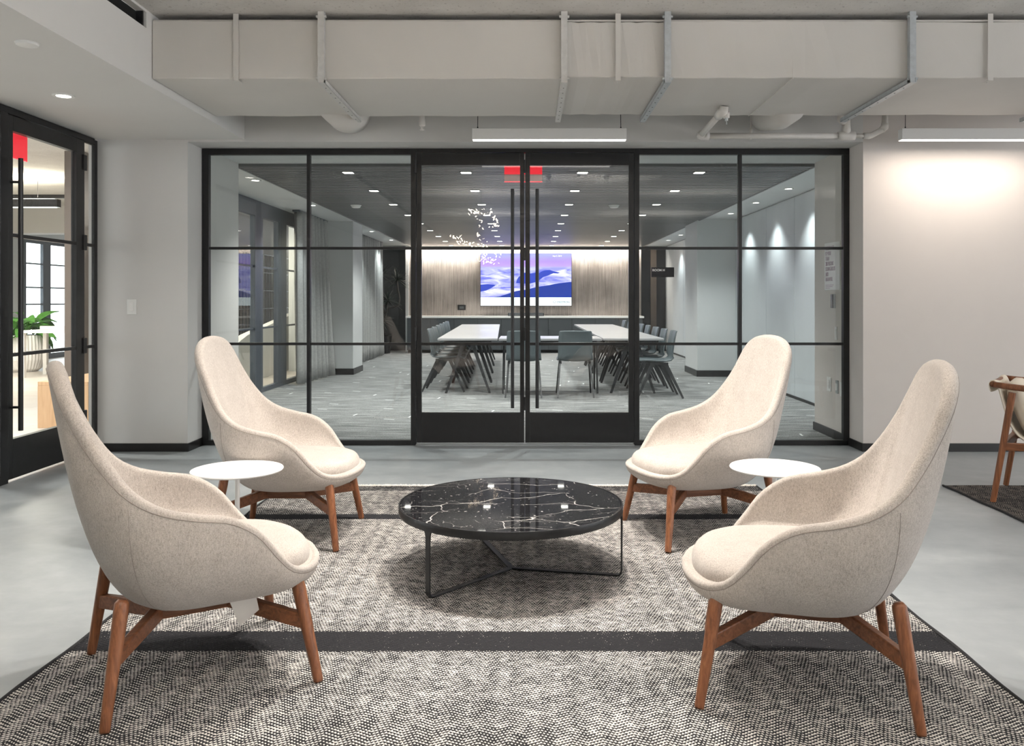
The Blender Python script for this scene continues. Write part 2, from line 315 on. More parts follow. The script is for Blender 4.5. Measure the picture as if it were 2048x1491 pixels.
# ------------------------------------------------------------------ mesh helpers
class MB:
    def __init__(s): s.v = []; s.f = []
    def box(s, x0, x1, y0, y1, z0, z1):
        b = len(s.v)
        s.v += [(x0, y0, z0), (x1, y0, z0), (x1, y1, z0), (x0, y1, z0), (x0, y0, z1), (x1, y0, z1), (x1, y1, z1), (x0, y1, z1)]
        s.f += [tuple(b+i for i in q) for q in ((0, 3, 2, 1), (4, 5, 6, 7), (0, 1, 5, 4), (1, 2, 6, 5), (2, 3, 7, 6), (3, 0, 4, 7))]
        return s
    def beam(s, a, b, w, h, up=(0, 0, 1), w2=None, h2=None):
        a = Vector(a); b = Vector(b); d = (b-a).normalized(); u = Vector(up); r = d.cross(u)
        if r.length < 1e-4: r = d.cross(Vector((1, 0, 0)))
        r.normalize(); u = r.cross(d).normalized(); i0 = len(s.v)
        for p, ww, hh in ((a, w, h), (b, w2 or w, h2 or h)):
            for sx, sz in ((-1, -1), (1, -1), (1, 1), (-1, 1)): s.v.append(tuple(p + r*sx*ww/2 + u*sz*hh/2))
        s.f += [tuple(i0+i for i in q) for q in ((3, 2, 1, 0), (4, 5, 6, 7), (0, 1, 5, 4), (1, 2, 6, 5), (2, 3, 7, 6), (3, 0, 4, 7))]
        return s
    def loft(s, rings, closed=True, cap0=False, cap1=False):
        b = len(s.v); n = len(rings[0])
        for r in rings: s.v += [tuple(p) for p in r]
        for i in range(len(rings)-1):
            for j in range(n if closed else n-1):
                k = (j+1) % n
                s.f.append((b+i*n+j, b+i*n+k, b+(i+1)*n+k, b+(i+1)*n+j))
        if cap0: s.f.append(tuple(b+j for j in reversed(range(n))))
        if cap1: s.f.append(tuple(b+(len(rings)-1)*n+j for j in range(n)))
        return s
    def tube(s, pts, r, seg=10, caps=True, power=2.0, rot=0):
        pts = [Vector(p) for p in pts]; n = len(pts); rs = r if isinstance(r, (list, tuple)) else [r]*n
        rings = []; ref = None
        for i, p in enumerate(pts):
            d = (pts[min(i+1, n-1)] - pts[max(i-1, 0)]).normalized()
            if ref is None:
                ref = Vector((0, 0, 1)) if abs(d.z) < .9 else Vector((1, 0, 0))
            u = (ref - d*ref.dot(d)).normalized(); w = d.cross(u); ref = u
            ring = []
            for k in range(seg):
                a = 2*PI*k/seg + rot; c, si = math.cos(a), math.sin(a)
                q = (abs(c)**power + abs(si)**power)**(-1/power)
                ring.append(p + (u*c + w*si)*q*rs[i])
            rings.append(ring)
        return s.loft(rings, True, caps, caps)
    def lathe(s, prof, seg=32, c=(0, 0, 0), cap0=True, cap1=True):
        rings = [[(c[0]+r*math.cos(2*PI*k/seg), c[1]+r*math.sin(2*PI*k/seg), c[2]+z) for k in range(seg)] for r, z in prof]
        return s.loft(rings, True, cap0, cap1)
    def poly(s, pts):
        b = len(s.v); s.v += [tuple(p) for p in pts]; s.f.append(tuple(range(b, b+len(pts)))); return s
    def prism(s, pts, d):
        d = Vector(d); a = [Vector(p) for p in pts]; return s.loft([a, [p+d for p in a]], True, True, True)
    def mesh(s, name, mat, smooth=False):
        me = bpy.data.meshes.new(name); me.from_pydata(s.v, [], s.f); me.validate(); me.update()
        bm = bmesh.new(); bm.from_mesh(me); bmesh.ops.recalc_face_normals(bm, faces=bm.faces); bm.to_mesh(me); bm.free()
        me.materials.append(mat)
        if smooth:
            for p in me.polygons: p.use_smooth = True
        return me
    def build(s, name, mat, parent=None, smooth=False, bevel=0, loc=None, rot=None, auto=False):
        return link(name, s.mesh(name, mat, smooth), parent, bevel, loc, rot, auto)
def link(name, me, parent=None, bevel=0, loc=None, rot=None, auto=False):
    o = bpy.data.objects.new(name, me); COL.objects.link(o); o.parent = parent
    if loc: o.location = loc
    if rot: o.rotation_euler = rot
    if bevel:
        m = o.modifiers.new('bevel', 'BEVEL'); m.width = bevel; m.segments = 2; m.limit_method = 'ANGLE'; m.angle_limit = math.radians(40)
    if auto: 
        for p in me.polygons: p.use_smooth = True
        m = o.modifiers.new('edges', 'EDGE_SPLIT'); m.split_angle = math.radians(35)
    return o
def tag(o, label, cat=None, group=None, kind=None):
    o['label'] = label
    if cat: o['category'] = cat
    if group: o['group'] = group
    if kind: o['kind'] = kind
    return o
def thing(name, label, cat, loc=(0, 0, 0), rz=0, group=None, kind=None):
    o = bpy.data.objects.new(name, None); COL.objects.link(o); o.location = loc; o.rotation_euler = (0, 0, rz); o.empty_display_size = .1
    return tag(o, label, cat, group, kind)
def dup(root, loc, rz, label):
    r = root.copy(); COL.objects.link(r); r.location = loc; r.rotation_euler = (0, 0, rz); r['label'] = label
    for ch in list(root.children):
        c = ch.copy(); COL.objects.link(c); c.parent = r
        for g in ch.children:
            d = g.copy(); COL.objects.link(d); d.parent = c
    return r
def struct(name, mb, mat, label, bevel=0, smooth=False):
    return tag(mb.build(name, mat, None, smooth, bevel), label, kind='structure')
def text_mesh(name, body, size, mat, parent=None, loc=(0, 0, 0), rot=(PI/2, 0, 0), align='LEFT', sx=1.0, bold=0.0):
    cu = bpy.data.curves.new(name, 'FONT'); cu.body = body; cu.size = size; cu.align_x = align; cu.extrude = .0006; cu.offset = bold
    t = bpy.data.objects.new(name, cu); COL.objects.link(t)
    dg = bpy.context.evaluated_depsgraph_get(); dg.update()
    me = bpy.data.meshes.new_from_object(t.evaluated_get(dg)); bpy.data.objects.remove(t)
    me.materials.clear(); me.materials.append(mat); me.name = name
    o = link(name, me, parent, 0, loc, rot); o.scale = (sx, 1, 1); return o
ORD = ['nearest', 'second nearest', 'third nearest', 'fourth nearest', 'fifth nearest', 'sixth nearest', 'seventh nearest', 'eighth nearest', 'farthest']

# ================================================================== THE SETTING
YW = 6.62      # lobby wall plane
YG = 6.90      # glass front plane
ZL = 2.50      # low ceilings
ZS = 2.945     # slab
XL, XR = -2.735, 2.685
XSL = -3.47    # left glazed partition plane
XD = -2.279    # soffit edge
struct('floor', MB().box(XSL-.05, 9, -8, YG+.03, -.1, 0), M['concrete'], 'grey polished concrete floor of the lounge')
struct('floor_conference', MB().box(-3.6, 3.4, YG+.03, 14.2, -.1, 0).box(-4.1, 3.4, 14.2, 20.1, -.1, 0), M['carpet'], 'grey streaked carpet with white dashes in the conference room')
struct('floor_side_room', MB().box(-10.2, XSL-.05, 0, 7.7, -.1, 0).box(-10.2, -3.6, 7.7, 14.2, -.1, 0).box(-10.2, -4.1, 14.2, 22, -.1, 0), M['plank'], 'pale wood plank floor of the side room')
struct('ceiling', MB().box(XD, 9, -8, YW, ZS, ZS+.2), M['slab'], 'painted concrete slab above the duct')
struct('ceiling_soffit', MB().box(XSL-.06, XD, -8, YW, ZL, 2.835).box(XSL-.06, XD, 4.92, YW, 2.835, ZS+.2).box(XSL-.06, XD-.25, -8, 4.92, 2.835, ZS+.2).box(XD-.05, XD, -8, 4.92, 2.93, ZS+.2),
       M['soffit'], 'white plaster soffit dropped along the left side')
struct('wall_back_left', MB().box(XSL-.06, XL, YW, 7.78, 0, ZL+.4), M['wall'], 'white wall pier between the side door and the glass front')
struct('wall_back_right', MB().box(XR, 9, YW, 7.74, 0, ZS+.2), M['light_tinted_wall'], 'white wall to the right of the glass front, warm light tinted into its paint')
struct('wall_header', MB().box(XL, XR, YW, YG+.06, 2.483, ZS+.2), M['wall'], 'white bulkhead above the glass front')
struct('wall_rear', MB().box(XSL, 9, -8.3, -8, 0, ZS), M['wall'], 'plain white wall at the far end of the lounge behind the viewer')
b = MB().box(9, 9.2, -8, YW, 0, .35).box(9, 9.2, -8, YW, 2.7, ZS+.2)  # out of view; openings added so daylight reaches the back walls
for y0 in (-8, -4.6, -1.2, 2.2, 5.4): b.box(9, 9.2, y0, y0+.35, .35, 2.7)
b.box(9, 9.2, 5.7, YW, .35, 2.7)
struct('wall_right', b, M['wall'], 'unseen lounge wall far to the right, openings added to let daylight in')
b = MB()
b.box(XSL, XL+.012, YW-.012, YW, 0, .066); b.box(XL, XL+.012, YW, YG, 0, .066)
struct('baseboard_left', b, M['baseboard'], 'black baseboard around the white pier', .002)
b = MB(); b.box(XR-.012, 9, YW-.012, YW, 0, .066); b.box(XR-.012, XR, YW, YG, 0, .066)
struct('baseboard_right', b, M['baseboard'], 'black baseboard along the right lounge wall', .002)
# conference shell
b = MB(); b.box(-3.6, 3.4, YG+.06, 7.8, ZL, ZL+.1); b.box(-3.6, -2.76, 7.8, 14.2, ZL, ZL+.1); b.box(-4.1, -2.76, 14.2, 20.1, ZL, ZL+.1); b.box(2.71, 3.4, 7.8, 20.1, ZL, ZL+.1); b.box(-2.76, 2.71, 19.6, 20.1, ZL, ZL+.1)
struct('ceiling_conference', b, M['conf_wall'], 'white plaster border of the conference room ceiling')
struct('ceiling_plenum', MB().box(-2.80, 2.75, 7.78, 19.62, 2.62, 2.7), M['dark'], 'black plenum above the slatted conference ceiling')
b = MB(); b.box(-2.77, -2.75, 7.79, 19.6, 2.47, 2.62); b.box(2.70, 2.72, 7.79, 19.6, 2.47, 2.62); b.box(-2.77, 2.72, 7.785, 7.80, 2.47, 2.62)
slroot = struct('ceiling_slats', b, M['slat'], 'dark metal slat ceiling of the conference room')
sl = MB().box(-2.75, 2.70, -.034, .034, 2.478, 2.484).mesh('slat', M['slat'])
y = 7.85; k = 0
while y < 19.5:
    link('slat', sl, slroot, loc=(0, y, 0)); y += .1
# side walls of the conference room
cw = struct('wall_conference_right', MB().box(3.31, 3.41, 7.74, 20.1, 0, ZL+.1), M['conf_wall'], 'pale blue-grey partition wall on the conference room\'s right side')
pm = MB().box(3.285, 3.312, .006, 1.214, .03, 2.485).mesh('panel', M['panel'])
for i in range(10): link('panel', pm, cw, .003, loc=(0, 7.75+i*1.22, 0))
b = MB(); b.box(3.275, 3.312, 7.74, 13.1, 0, .03); b.box(3.275, 3.312, 14.1, 20, 0, .03)
struct('baseboard_partition', b, M['baseboard'], 'thin black baseboard under the partition panels')
struct('wall_column_right', MB().box(2.68, 3.32, 13.1, 14.1, 0, ZL+.05), M['conf_wall'], 'square white column against the right partition wall', .004)
struct('wall_column_left', MB().box(-3.6, -2.86, 13.45, 14.2, 0, ZL+.05), M['conf_wall'], 'square white column beside the grey curtain', .004)
b = MB(); b.box(2.668, 3.32, 13.088, 13.1, 0, .10); b.box(2.668, 2.68, 13.1, 14.1, 0, .10)
struct('baseboard_column_right', b, M['baseboard'], 'black baseboard around the right column')
b = MB(); b.box(-3.6, -2.848, 13.438, 13.45, 0, .10); b.box(-2.86, -2.848, 13.45, 14.2, 0, .10)
struct('baseboard_column_left', b, M['baseboard'], 'black baseboard around the left column')
b = MB(); b.box(XR-.012, XR, YG+.06, 7.752, 0, .075); b.box(XR-.012, XR+.6, 7.74, 7.752, 0, .075)
struct('baseboard_return', b, M['baseboard'], 'black baseboard under the light switches inside the glass')
struct('wall_conference_back', MB().box(-4.1, 3.5, 20.0, 20.2, 0, ZL+.1), M['conf_dark'], 'dark charcoal back wall of the conference room')
b = MB(); b.box(-2.9, -2.83, 19.45, 20, 0, 2.5)
struct('wall_wood_return', b, M['conf_wall'], 'white edge panel left of the ribbed wood wall')
struct('wall_ribbed', MB().box(-2.83, 2.66, 19.5, 20, .845, 2.46), M['ribs'], 'ribbed grey-brown wood wall behind the screen')
struct('trim_dark_panel', MB().box(2.66, 3.285, 19.75, 20, 0, 2.45), M['device'], 'tall black panel right of the ribbed wood wall')
struct('trim_brown_panel', MB().box(2.92, 3.06, 19.72, 19.76, 0, 2.45), M['brown_panel'], 'narrow brown upright strip on the black panel')
cv = struct('trim_cove', MB().box(-2.83, 2.66, 19.40, 19.5, 2.462, 2.5), M['conf_wall'], 'light cove along the top of the ribbed wood wall')
MB().box(-2.82, 2.65, 19.405, 19.49, 2.440, 2.462).build('light_strip', M['cove'], cv)
area('cove_light', (-.08, 19.36, 2.42), 95, 5.4, .06, (1, .88, .78), (math.radians(28), 0, 0))

# ------------------------------------------------------------------ glazed front
def pane(parent, x0, x1, z0, z1, y=YG+.022):
    return MB().box(x0, x1, y-.004, y+.004, z0, z1).build('pane', M['glass'], parent)
HZ = (1.648, .847)
def glazed(name, label, x0, x1, xm, side):
    t = thing(name, label, None, (0, 0, 0), kind='structure')
    xi0, xi1 = x0, x1
    MB().box(x0, x1, YG, YG+.05, 2.430, 2.481).build('head', M['black'], t, bevel=.002)
    MB().box(x0, x1, YG, YG+.05, 0, .042).build('sill', M['black'], t, bevel=.002)
    if side < 0:
        MB().box(x0, x0+.055, YG, YG+.05, .042, 2.430).build('jamb', M['black'], t, bevel=.002); xi0 = x0+.055
    else:
        MB().box(x1-.05, x1, YG, YG+.05, .042, 2.430).build('jamb', M['black'], t, bevel=.002); xi1 = x1-.05
    MB().box(xm-.014, xm+.014, YG, YG+.05, .042, 2.430).build('mullion', M['black'], t, bevel=.002)
    zs = [.042, HZ[1], HZ[0], 2.430]
    for a, c in ((xi0, xm-.014), (xm+.014, xi1)):
        for hz in HZ: MB().box(a, c, YG+.005, YG+.04, hz-.011, hz+.011).build('glazing_bar', M['black'], t, bevel=.0015)
        for i in range(3):
            lo = zs[i] + (.011 if i else 0); hi = zs[i+1] - (.011 if i < 2 else 0)
            pane(t, a, c, lo, hi)
    return t
glazed('window_1', 'black steel glazed screen left of the double doors', XL+.005, -.985, -1.842, -1)
glazed('window_2', 'black steel glazed screen right of the double doors', .928, XR, 1.772, 1)
b = MB(); b.box(-.985, -.942, YG, YG+.05, 0, 2.481); b.box(.884, .928, YG, YG+.05, 0, 2.481); b.box(-.942, .884, YG, YG+.05, 2.449, 2.481)
struct('trim_door_frame', b, M['black'], 'black steel frame around the glass double doors', .002)
def leaf(name, label, x0, x1, wl, wr, hx):
    t = thing(name, label, None, (0, 0, 0), kind='structure')
    y0, y1 = YG+.003, YG+.047
    MB().box(x0, x0+wl, y0, y1, .022, 2.446).build('stile', M['black'], t, bevel=.002)
    MB().box(x1-wr, x1, y0, y1, .022, 2.446).build('stile', M['black'], t, bevel=.002)
    a, c = x0+wl, x1-wr
    MB().box(a, c, y0, y1, 2.342, 2.446).build('top_rail', M['black'], t, bevel=.002)
    MB().box(a, c, y0, y1, .022, .272).build('kick_panel', M['black'], t, bevel=.002)
    tag(MB().box(a-.03, c+.03, y0-.004, y0+.002, .012, .020).build('sweep', M['grey_plate'], t), 'thin metal door sweep')
    for hz in HZ: MB().box(a, c, YG+.008, YG+.04, hz-.012, hz+.012).build('glazing_bar', M['black'], t, bevel=.0015)
    zs = [.272, HZ[1], HZ[0], 2.342]
    for i in range(3): pane(t, a, c, zs[i] + (.012 if i else 0), zs[i+1] - (.012 if i < 2 else 0))
    h = MB().tube([(hx, YG-.06, .319), (hx, YG-.06, 2.135)], .0145, 16).build('handle', M['black'], t, auto=True)
    for z in (.52, 1.93):
        MB().tube([(hx, YG-.06, z), (hx, YG+.02, z)], .008, 10).build('standoff', M['black'], h, auto=True)
    hxg = x0-.004 if wl < wr or hx > x0+.4 else x1+.004
    for z in (.35, .93, 1.60, 2.33):
        MB().tube([(hxg, YG-.008, z-.055), (hxg, YG-.008, z+.055)], .008, 10).build('hinge', M['black'], t, auto=True)
    return t
leaf('door_1', 'left black steel and glass leaf of the double doors', -.939, -.036, .042, .035, -.133)
leaf('door_2', 'right black steel and glass leaf of the double doors', -.027, .882, .039, .042, .072)
struct('trim_threshold', MB().box(-.942, .884, YG-.02, YG+.06, 0, .010), M['grey_plate'], 'thin metal threshold under the double doors', .002)

# left glazed partition (plane X = XSL)
def sidebox(y0, y1, z0, z1, d=.025): return MB().box(XSL-d, XSL+d, y0, y1, z0, z1)
t = thing('window_3', 'narrow black framed sidelight next to the side door', None, kind='structure')
sidebox(6.572, YW, 0, 2.49, .012).build('jamb', M['black'], t, bevel=.002)
sidebox(6.405, 6.43, 0, 2.46, .010).build('mullion', M['black'], t, bevel=.002)
sidebox(6.43, 6.572, 2.445, 2.49, .012).build('head', M['black'], t); sidebox(6.43, 6.572, 0, .05, .012).build('sill', M['black'], t)
zs = [.05, HZ[1], HZ[0], 2.445]
for hz in HZ: sidebox(6.43, 6.572, hz-.012, hz+.012, .010).build('glazing_bar', M['black'], t)
for i in range(3): sidebox(6.43, 6.572, zs[i], zs[i+1], .004).build('pane', M['glass_side'], t)
struct('trim_side_head', sidebox(3.2, 6.555, 2.452, 2.495), M['black'], 'black steel head rail over the side door', .002)
t = thing('door_3', 'black steel and glass door on the left leading to the side room', None, kind='structure')
d0, d1 = 5.469, 6.40
sidebox(d0, d0+.05, .02, 2.447, .022).build('stile', M['black'], t, bevel=.002)
sidebox(d1-.105, d1, .02, 2.447, .022).build('stile', M['black'], t, bevel=.002)
sidebox(d0+.05, d1-.105, 2.345, 2.447, .022).build('top_rail', M['black'], t, bevel=.002)
sidebox(d0+.05, d1-.105, .02, .285, .022).build('kick_panel', M['black'], t, bevel=.002)
zs = [.285, HZ[1], HZ[0], 2.345]
for hz in HZ: sidebox(d0+.05, d1-.105, hz-.012, hz+.012, .018).build('glazing_bar', M['black'], t)
for i in range(3): sidebox(d0+.05, d1-.105, zs[i], zs[i+1], .004).build('pane', M['glass_side'], t)
h = MB().tube([(XSL+.085, 5.50, .345), (XSL+.085, 5.50, 2.158)], .0155, 16).build('handle', M['black'], t, auto=True)
for z in (.50, 2.0): MB().tube([(XSL, 5.49, z), (XSL+.085, 5.50, z)], .009, 10).build('standoff', M['black'], h, auto=True)
for z in (.30, .86, 1.66, 2.28): sidebox(d1-.02, d1+.03, z-.06, z+.06, .032).build('hinge', M['black'], t, bevel=.003)
t = thing('window_4', 'black steel glazed panel at the left picture edge before the side door', None, kind='structure')
sidebox(5.385, d0-.004, 0, 2.452).build('jamb', M['black'], t, bevel=.002)
sidebox(3.2, 3.25, 0, 2.452).build('jamb', M['black'], t); sidebox(3.25, 5.385, 0, .05).build('sill', M['black'], t)
for hz in HZ: sidebox(3.25, 5.385, hz-.012, hz+.012, .018).build('glazing_bar', M['black'], t)
zs = [.05, HZ[1], HZ[0], 2.452]
for i in range(3): sidebox(3.25, 5.385, zs[i], zs[i+1], .004).build('pane', M['glass_side'], t)
struct('wall_left', MB().box(XSL-.06, XSL+.03, -8, 3.2, 0, ZL), M['wall'], 'white lounge wall on the left beside the viewer')

# ------------------------------------------------------------------ conference left windows
XC = -3.53
t = thing('window_5', 'slate grey folding glass doors on the conference room\'s left side', None, kind='structure')
def cbox(y0, y1, z0, z1, d=.03): return MB().box(XC-d, XC+d, y0, y1, z0, z1)
cbox(7.78, 13.5, 2.30, 2.5).build('head', M['slate'], t, bevel=.003)
cbox(7.78, 13.5, 0, .06).build('sill', M['slate'], t, bevel=.003)
for a, c in ((7.78, 7.9), (9.15, 9.45), (10.55, 10.86), (11.53, 11.66), (11.66, 11.92), (13.0, 13.3)):
    cbox(a, c, .06, 2.30, .035).build('stile', M['slate'], t, bevel=.003)
for a, c in ((7.9, 9.15), (9.45, 10.55), (10.86, 11.53), (11.92, 13.0)):
    cbox(a, c, .06, 2.30, .004).build('pane', M['glass_side'], t)
    for hz in HZ: cbox(a, c, hz-.012, hz+.012, .015).build('glazing_bar', M['slate'], t)
struct('wall_conference_left', MB().box(-4.1, -4.0, 14.2, 20, 0, 2.5).box(-4.1, -3.55, 14.1, 14.2, 0, 2.5), M['conf_wall'], 'white wall behind the far curtain')
# ------------------------------------------------------------------ side room shell
struct('ceiling_side_room', MB().box(-10.2, XSL-.06, 0, 22, 2.95, 3.1), M['slab'], 'pale concrete ceiling of the side room')
struct('wall_side_brown', MB().box(-5.4, -5.2, 9.6, 20, 0, 2.95), M['brown_panel'], 'brown wall seen through the folding glass doors')
struct('wall_side_facade', MB().box(-10.2, -10, 5, 16.3, 0, 2.95).box(-10.2, -10, 20.0, 22, 0, 2.95).box(-10.2, -10, 16.3, 20.0, 2.45, 2.95), M['conf_wall'], 'white facade wall around the side room window')
struct('wall_side_far', MB().box(-10.2, -4.1, 21.8, 22, 0, 2.95), M['conf_wall'], 'far wall of the side room')
struct('wall_side_near', MB().box(-10.2, XSL-.06, -.2, 0, 0, 2.95), M['conf_wall'], 'near wall of the side room')
t = thing('window_6', 'tall dark framed street window of the side room', None, kind='structure')
def fbox(y0, y1, z0, z1, d=.03): return MB().box(-10-d, -10+d, y0, y1, z0, z1)
fbox(16.3, 20, 2.36, 2.45).build('head', M['slate'], t); fbox(16.3, 20, 0, .11).build('sill', M['slate'], t)
for a, c in ((16.3, 16.38), (16.95, 17.22), (18.0, 18.3), (19.2, 19.5), (19.9, 20)): fbox(a, c, .11, 2.36).build('stile', M['slate'], t)
for a, c in ((16.38, 16.95), (17.22, 18.0), (18.3, 19.2)):
    for hz in (1.95, 1.47, 1.13): fbox(a, c, hz-.015, hz+.015, .02).build('glazing_bar', M['slate'], t)
    fbox(a, c, .11, 2.36, .004).build('pane', M['glass_side'], t)
struct('wall_side_bulkhead', MB().box(-10, -6.2, 15.2, 15.6, 2.45, 2.95), M['soffit'], 'white bulkhead across the side room ceiling')

# ================================================================== LARGE OBJECTS
# ------------------------------------------------------------------ rugs
RT = .007
def rug(name, label, x0, x1, y0, y1, mat, fr=True):
    cx, cy = (x0+x1)/2, (y0+y1)/2
    t = thing(name, label, 'rug', (cx, cy, 0))
    hx, hy = (x1-x0)/2, (y1-y0)/2
    nx, ny = 60, 60; b = MB()
    def zz(u, w): return RT + .0012*math.sin(u*9+w*4)*math.sin(w*7-u*3)
    rows = []
    for j in range(ny+1):
        rows.append([(-hx+2*hx*i/nx + .004*math.sin(j*.9+i), -hy+2*hy*j/ny, zz(i/nx*3, j/ny*3)) for i in range(nx+1)])
    b.loft(rows, False)
    per = [rows[0][i] for i in range(nx+1)] + [rows[j][nx] for j in range(1, ny+1)] + [rows[ny][i] for i in range(nx-1, -1, -1)] + [rows[j][0] for j in range(ny-1, 0, -1)]
    b.loft([per, [(p[0], p[1], .0005) for p in per]], True)
    b.build('weave', mat, t, smooth=False)
    for s in (-1, 1):
        pts = [(s*(hx+.004) + .004*math.sin(j*.9), -hy+2*hy*j/40, RT-.0005) for j in range(41)]
        MB().tube(pts, .007, 6).build('selvedge', M['selvedge'], t, smooth=True)
    if fr:
        for s in (-1, 1):
            f = MB(); n = 260
            for i in range(n):
                x = -hx + 2*hx*(i+.5)/n + random.uniform(-.004, .004); l = random.uniform(.02, .05); dx = random.uniform(-.03, .03)
                f.tube([(x, s*(hy-.01), RT+.002), (x+dx*.4, s*(hy+l*.5), RT+.004), (x+dx, s*(hy+l), .003)], [.005, .004, .0025], 4)
            fo = f.build('fringe', M['fringe'], t); fo['kind'] = 'stuff'
            MB().tube([(-hx+2*hx*j/60, s*(hy+.002), RT+.001+.002*random.random()) for j in range(61)], .006, 5).build('fringe_cord', M['fringe'], t)
    return t
rug('area_rug', 'large cream and black herringbone flatweave rug under the four armchairs', -1.585, 1.48, 2.18, 5.36, M['rug'])
rug('area_rug', 'dark flatweave rug at the right edge under the wooden armchair', 2.71, 5.2, 2.9, 5.38, M['rug_dark'], False)

# ------------------------------------------------------------------ lounge armchairs
def catmull(P, n):
    m = len(P); out = []
    def c(i): return P[max(0, min(m-1, i))]
    segs = 200
    dense = []
    for k in range(segs+1):
        u = k/segs*(m-1); i = min(int(u), m-2); f = u-i
        p0, p1, p2, p3 = c(i-1), c(i), c(i+1), c(i+2)
        dense.append([.5*((2*b)+(-a+cc)*f+(2*a-5*b+4*cc-d)*f*f+(-a+3*b-3*cc+d)*f**3) for a, b, cc, d in zip(p0, p1, p2, p3)])
    ln = [0]
    for k in range(segs): ln.append(ln[-1] + math.dist(dense[k][:3], dense[k+1][:3]))
    for k in range(n+1):
        s = ln[-1]*k/n; j = 0
        while j < segs-1 and ln[j+1] < s: j += 1
        f = (s-ln[j])/max(1e-9, ln[j+1]-ln[j]); out.append([a+(b-a)*f for a, b in zip(dense[j], dense[j+1])])
    return out
# t, l, z, thickness, w_t, w_l, w_z, P1 factor t, P1 factor l, P2 factor t, P2 factor l, Q2 factor
RIM = [
 (.372, 0,    .335, .026, -.8, 0, .6,   .99, 1.0, .86, .8, .70),
 (.362, .10,  .333, .026, -.75, -.25, .6, .99, .99, .86, .82, .70),
 (.330, .19,  .330, .026, -.6, -.5, .55, .99, 1.0, .87, .84, .74),
 (.282, .252, .333, .027, -.35, -.75, .5, 1.0, 1.01, .88, .86, .84),
 (.222, .294, .358, .029, -.15, -.95, .3, 1.0, 1.02, .90, .88, .92),
 (.165, .324, .420, .031, 0, -1, .12, 1.0, 1.03, .92, .89, .94),
 (.105, .345, .496, .033, 0, -1, 0, 1.0, 1.04, .92, .90, .94),
 (.025, .358, .548, .034, 0, -1, 0, 1.0, 1.05, .92, .90, .94),
 (-.075,.362, .570, .035, .1, -1, 0, 1.03, 1.05, .92, .90, .93),
 (-.17, .352, .598, .036, .3, -.95, 0, 1.04, 1.05, .90, .88, .90),
 (-.25, .325, .648, .038, .6, -.8, 0, 1.01, 1.04, .86, .84, .84),
 (-.315,.284, .727, .040, .85, -.5, 0, .985, 1.0, .82, .76, .75),
 (-.365,.249, .812, .042, 1, -.25, 0, .95, .95, .79, .66, .69),
 (-.400,.227, .887, .044, 1, -.1, 0, .92, .92, .765, .58, .66),
 (-.420,.195, .942, .046, 1, 0, 0, .90, .92, .75, .5, .64),
 (-.431,.140, .977, .048, 1, 0, 0, .89, .92, .745, .5, .63),
 (-.437,.070, .993, .048, 1, 0, 0, .885, .92, .74, .5, .62),
 (-.438, 0,   .997, .048, 1, 0, 0, .885, 1, .74, .5, .62)]
NH = 44
half = catmull(RIM, NH)
rim = half + [[p[0], -p[1], p[2], p[3], p[4], -p[5]] + p[6:] for p in half[-2:0:-1]]
NR = len(rim)
def bez(a, b, c, d, n, skip0=False, end=1.0):
    out = []
    for i in range(1 if skip0 else 0, n+1):
        u = i/n*end; q = 1-u; out.append(a*q**3 + b*3*q*q*u + c*3*q*u*u + d*u**3)
    return out
def shell_columns():
    cols = []
    pts = [Vector(p[:3]) for p in rim]
    for i, p in enumerate(rim):
        P0 = pts[i]; T = (pts[(i+1) % NR] - pts[i-1]).normalized()
        w = Vector(p[4:7]); w = (w - T*w.dot(T)).normalized(); e = T.cross(w).normalized(); th = p[3]
        z = P0.z
        P1 = Vector((P0.x*p[7], P0.y*p[8], z-.45*(z-.25))); P2 = Vector((P0.x*p[9], P0.y*p[10], .262)); P3 = Vector((P0.x*.3, P0.y*.3, .244))
        outer = bez(P0, P1, P2, P3, 22)
        roll = []
        for k in range(1, 8):
            ph = PI*k/8; roll.append(P0 + w*th*(1-math.cos(ph))/2 + e*th*.5*math.sin(ph))
        Q0 = P0 + w*th
        kb = min(1, max(0, (z-.58)/.25))          # 0 on the arms, 1 on the back
        k1 = .985-.115*kb
        Q1 = Vector((Q0.x*k1, Q0.y*(.985-.05*kb), Q0.z-(.5-.15*kb)*(Q0.z-.37)))
        Q2 = Vector((Q0.x*p[11], Q0.y*min(.97, p[11]+.06), .365 if z > .4 else .348)); Q3 = Vector((Q0.x*.4, Q0.y*.4, .352))
        inner = bez(Q0, Q1, Q2, Q3, 18)
        cols.append(outer[::-1] + roll + inner)
    return cols, pts
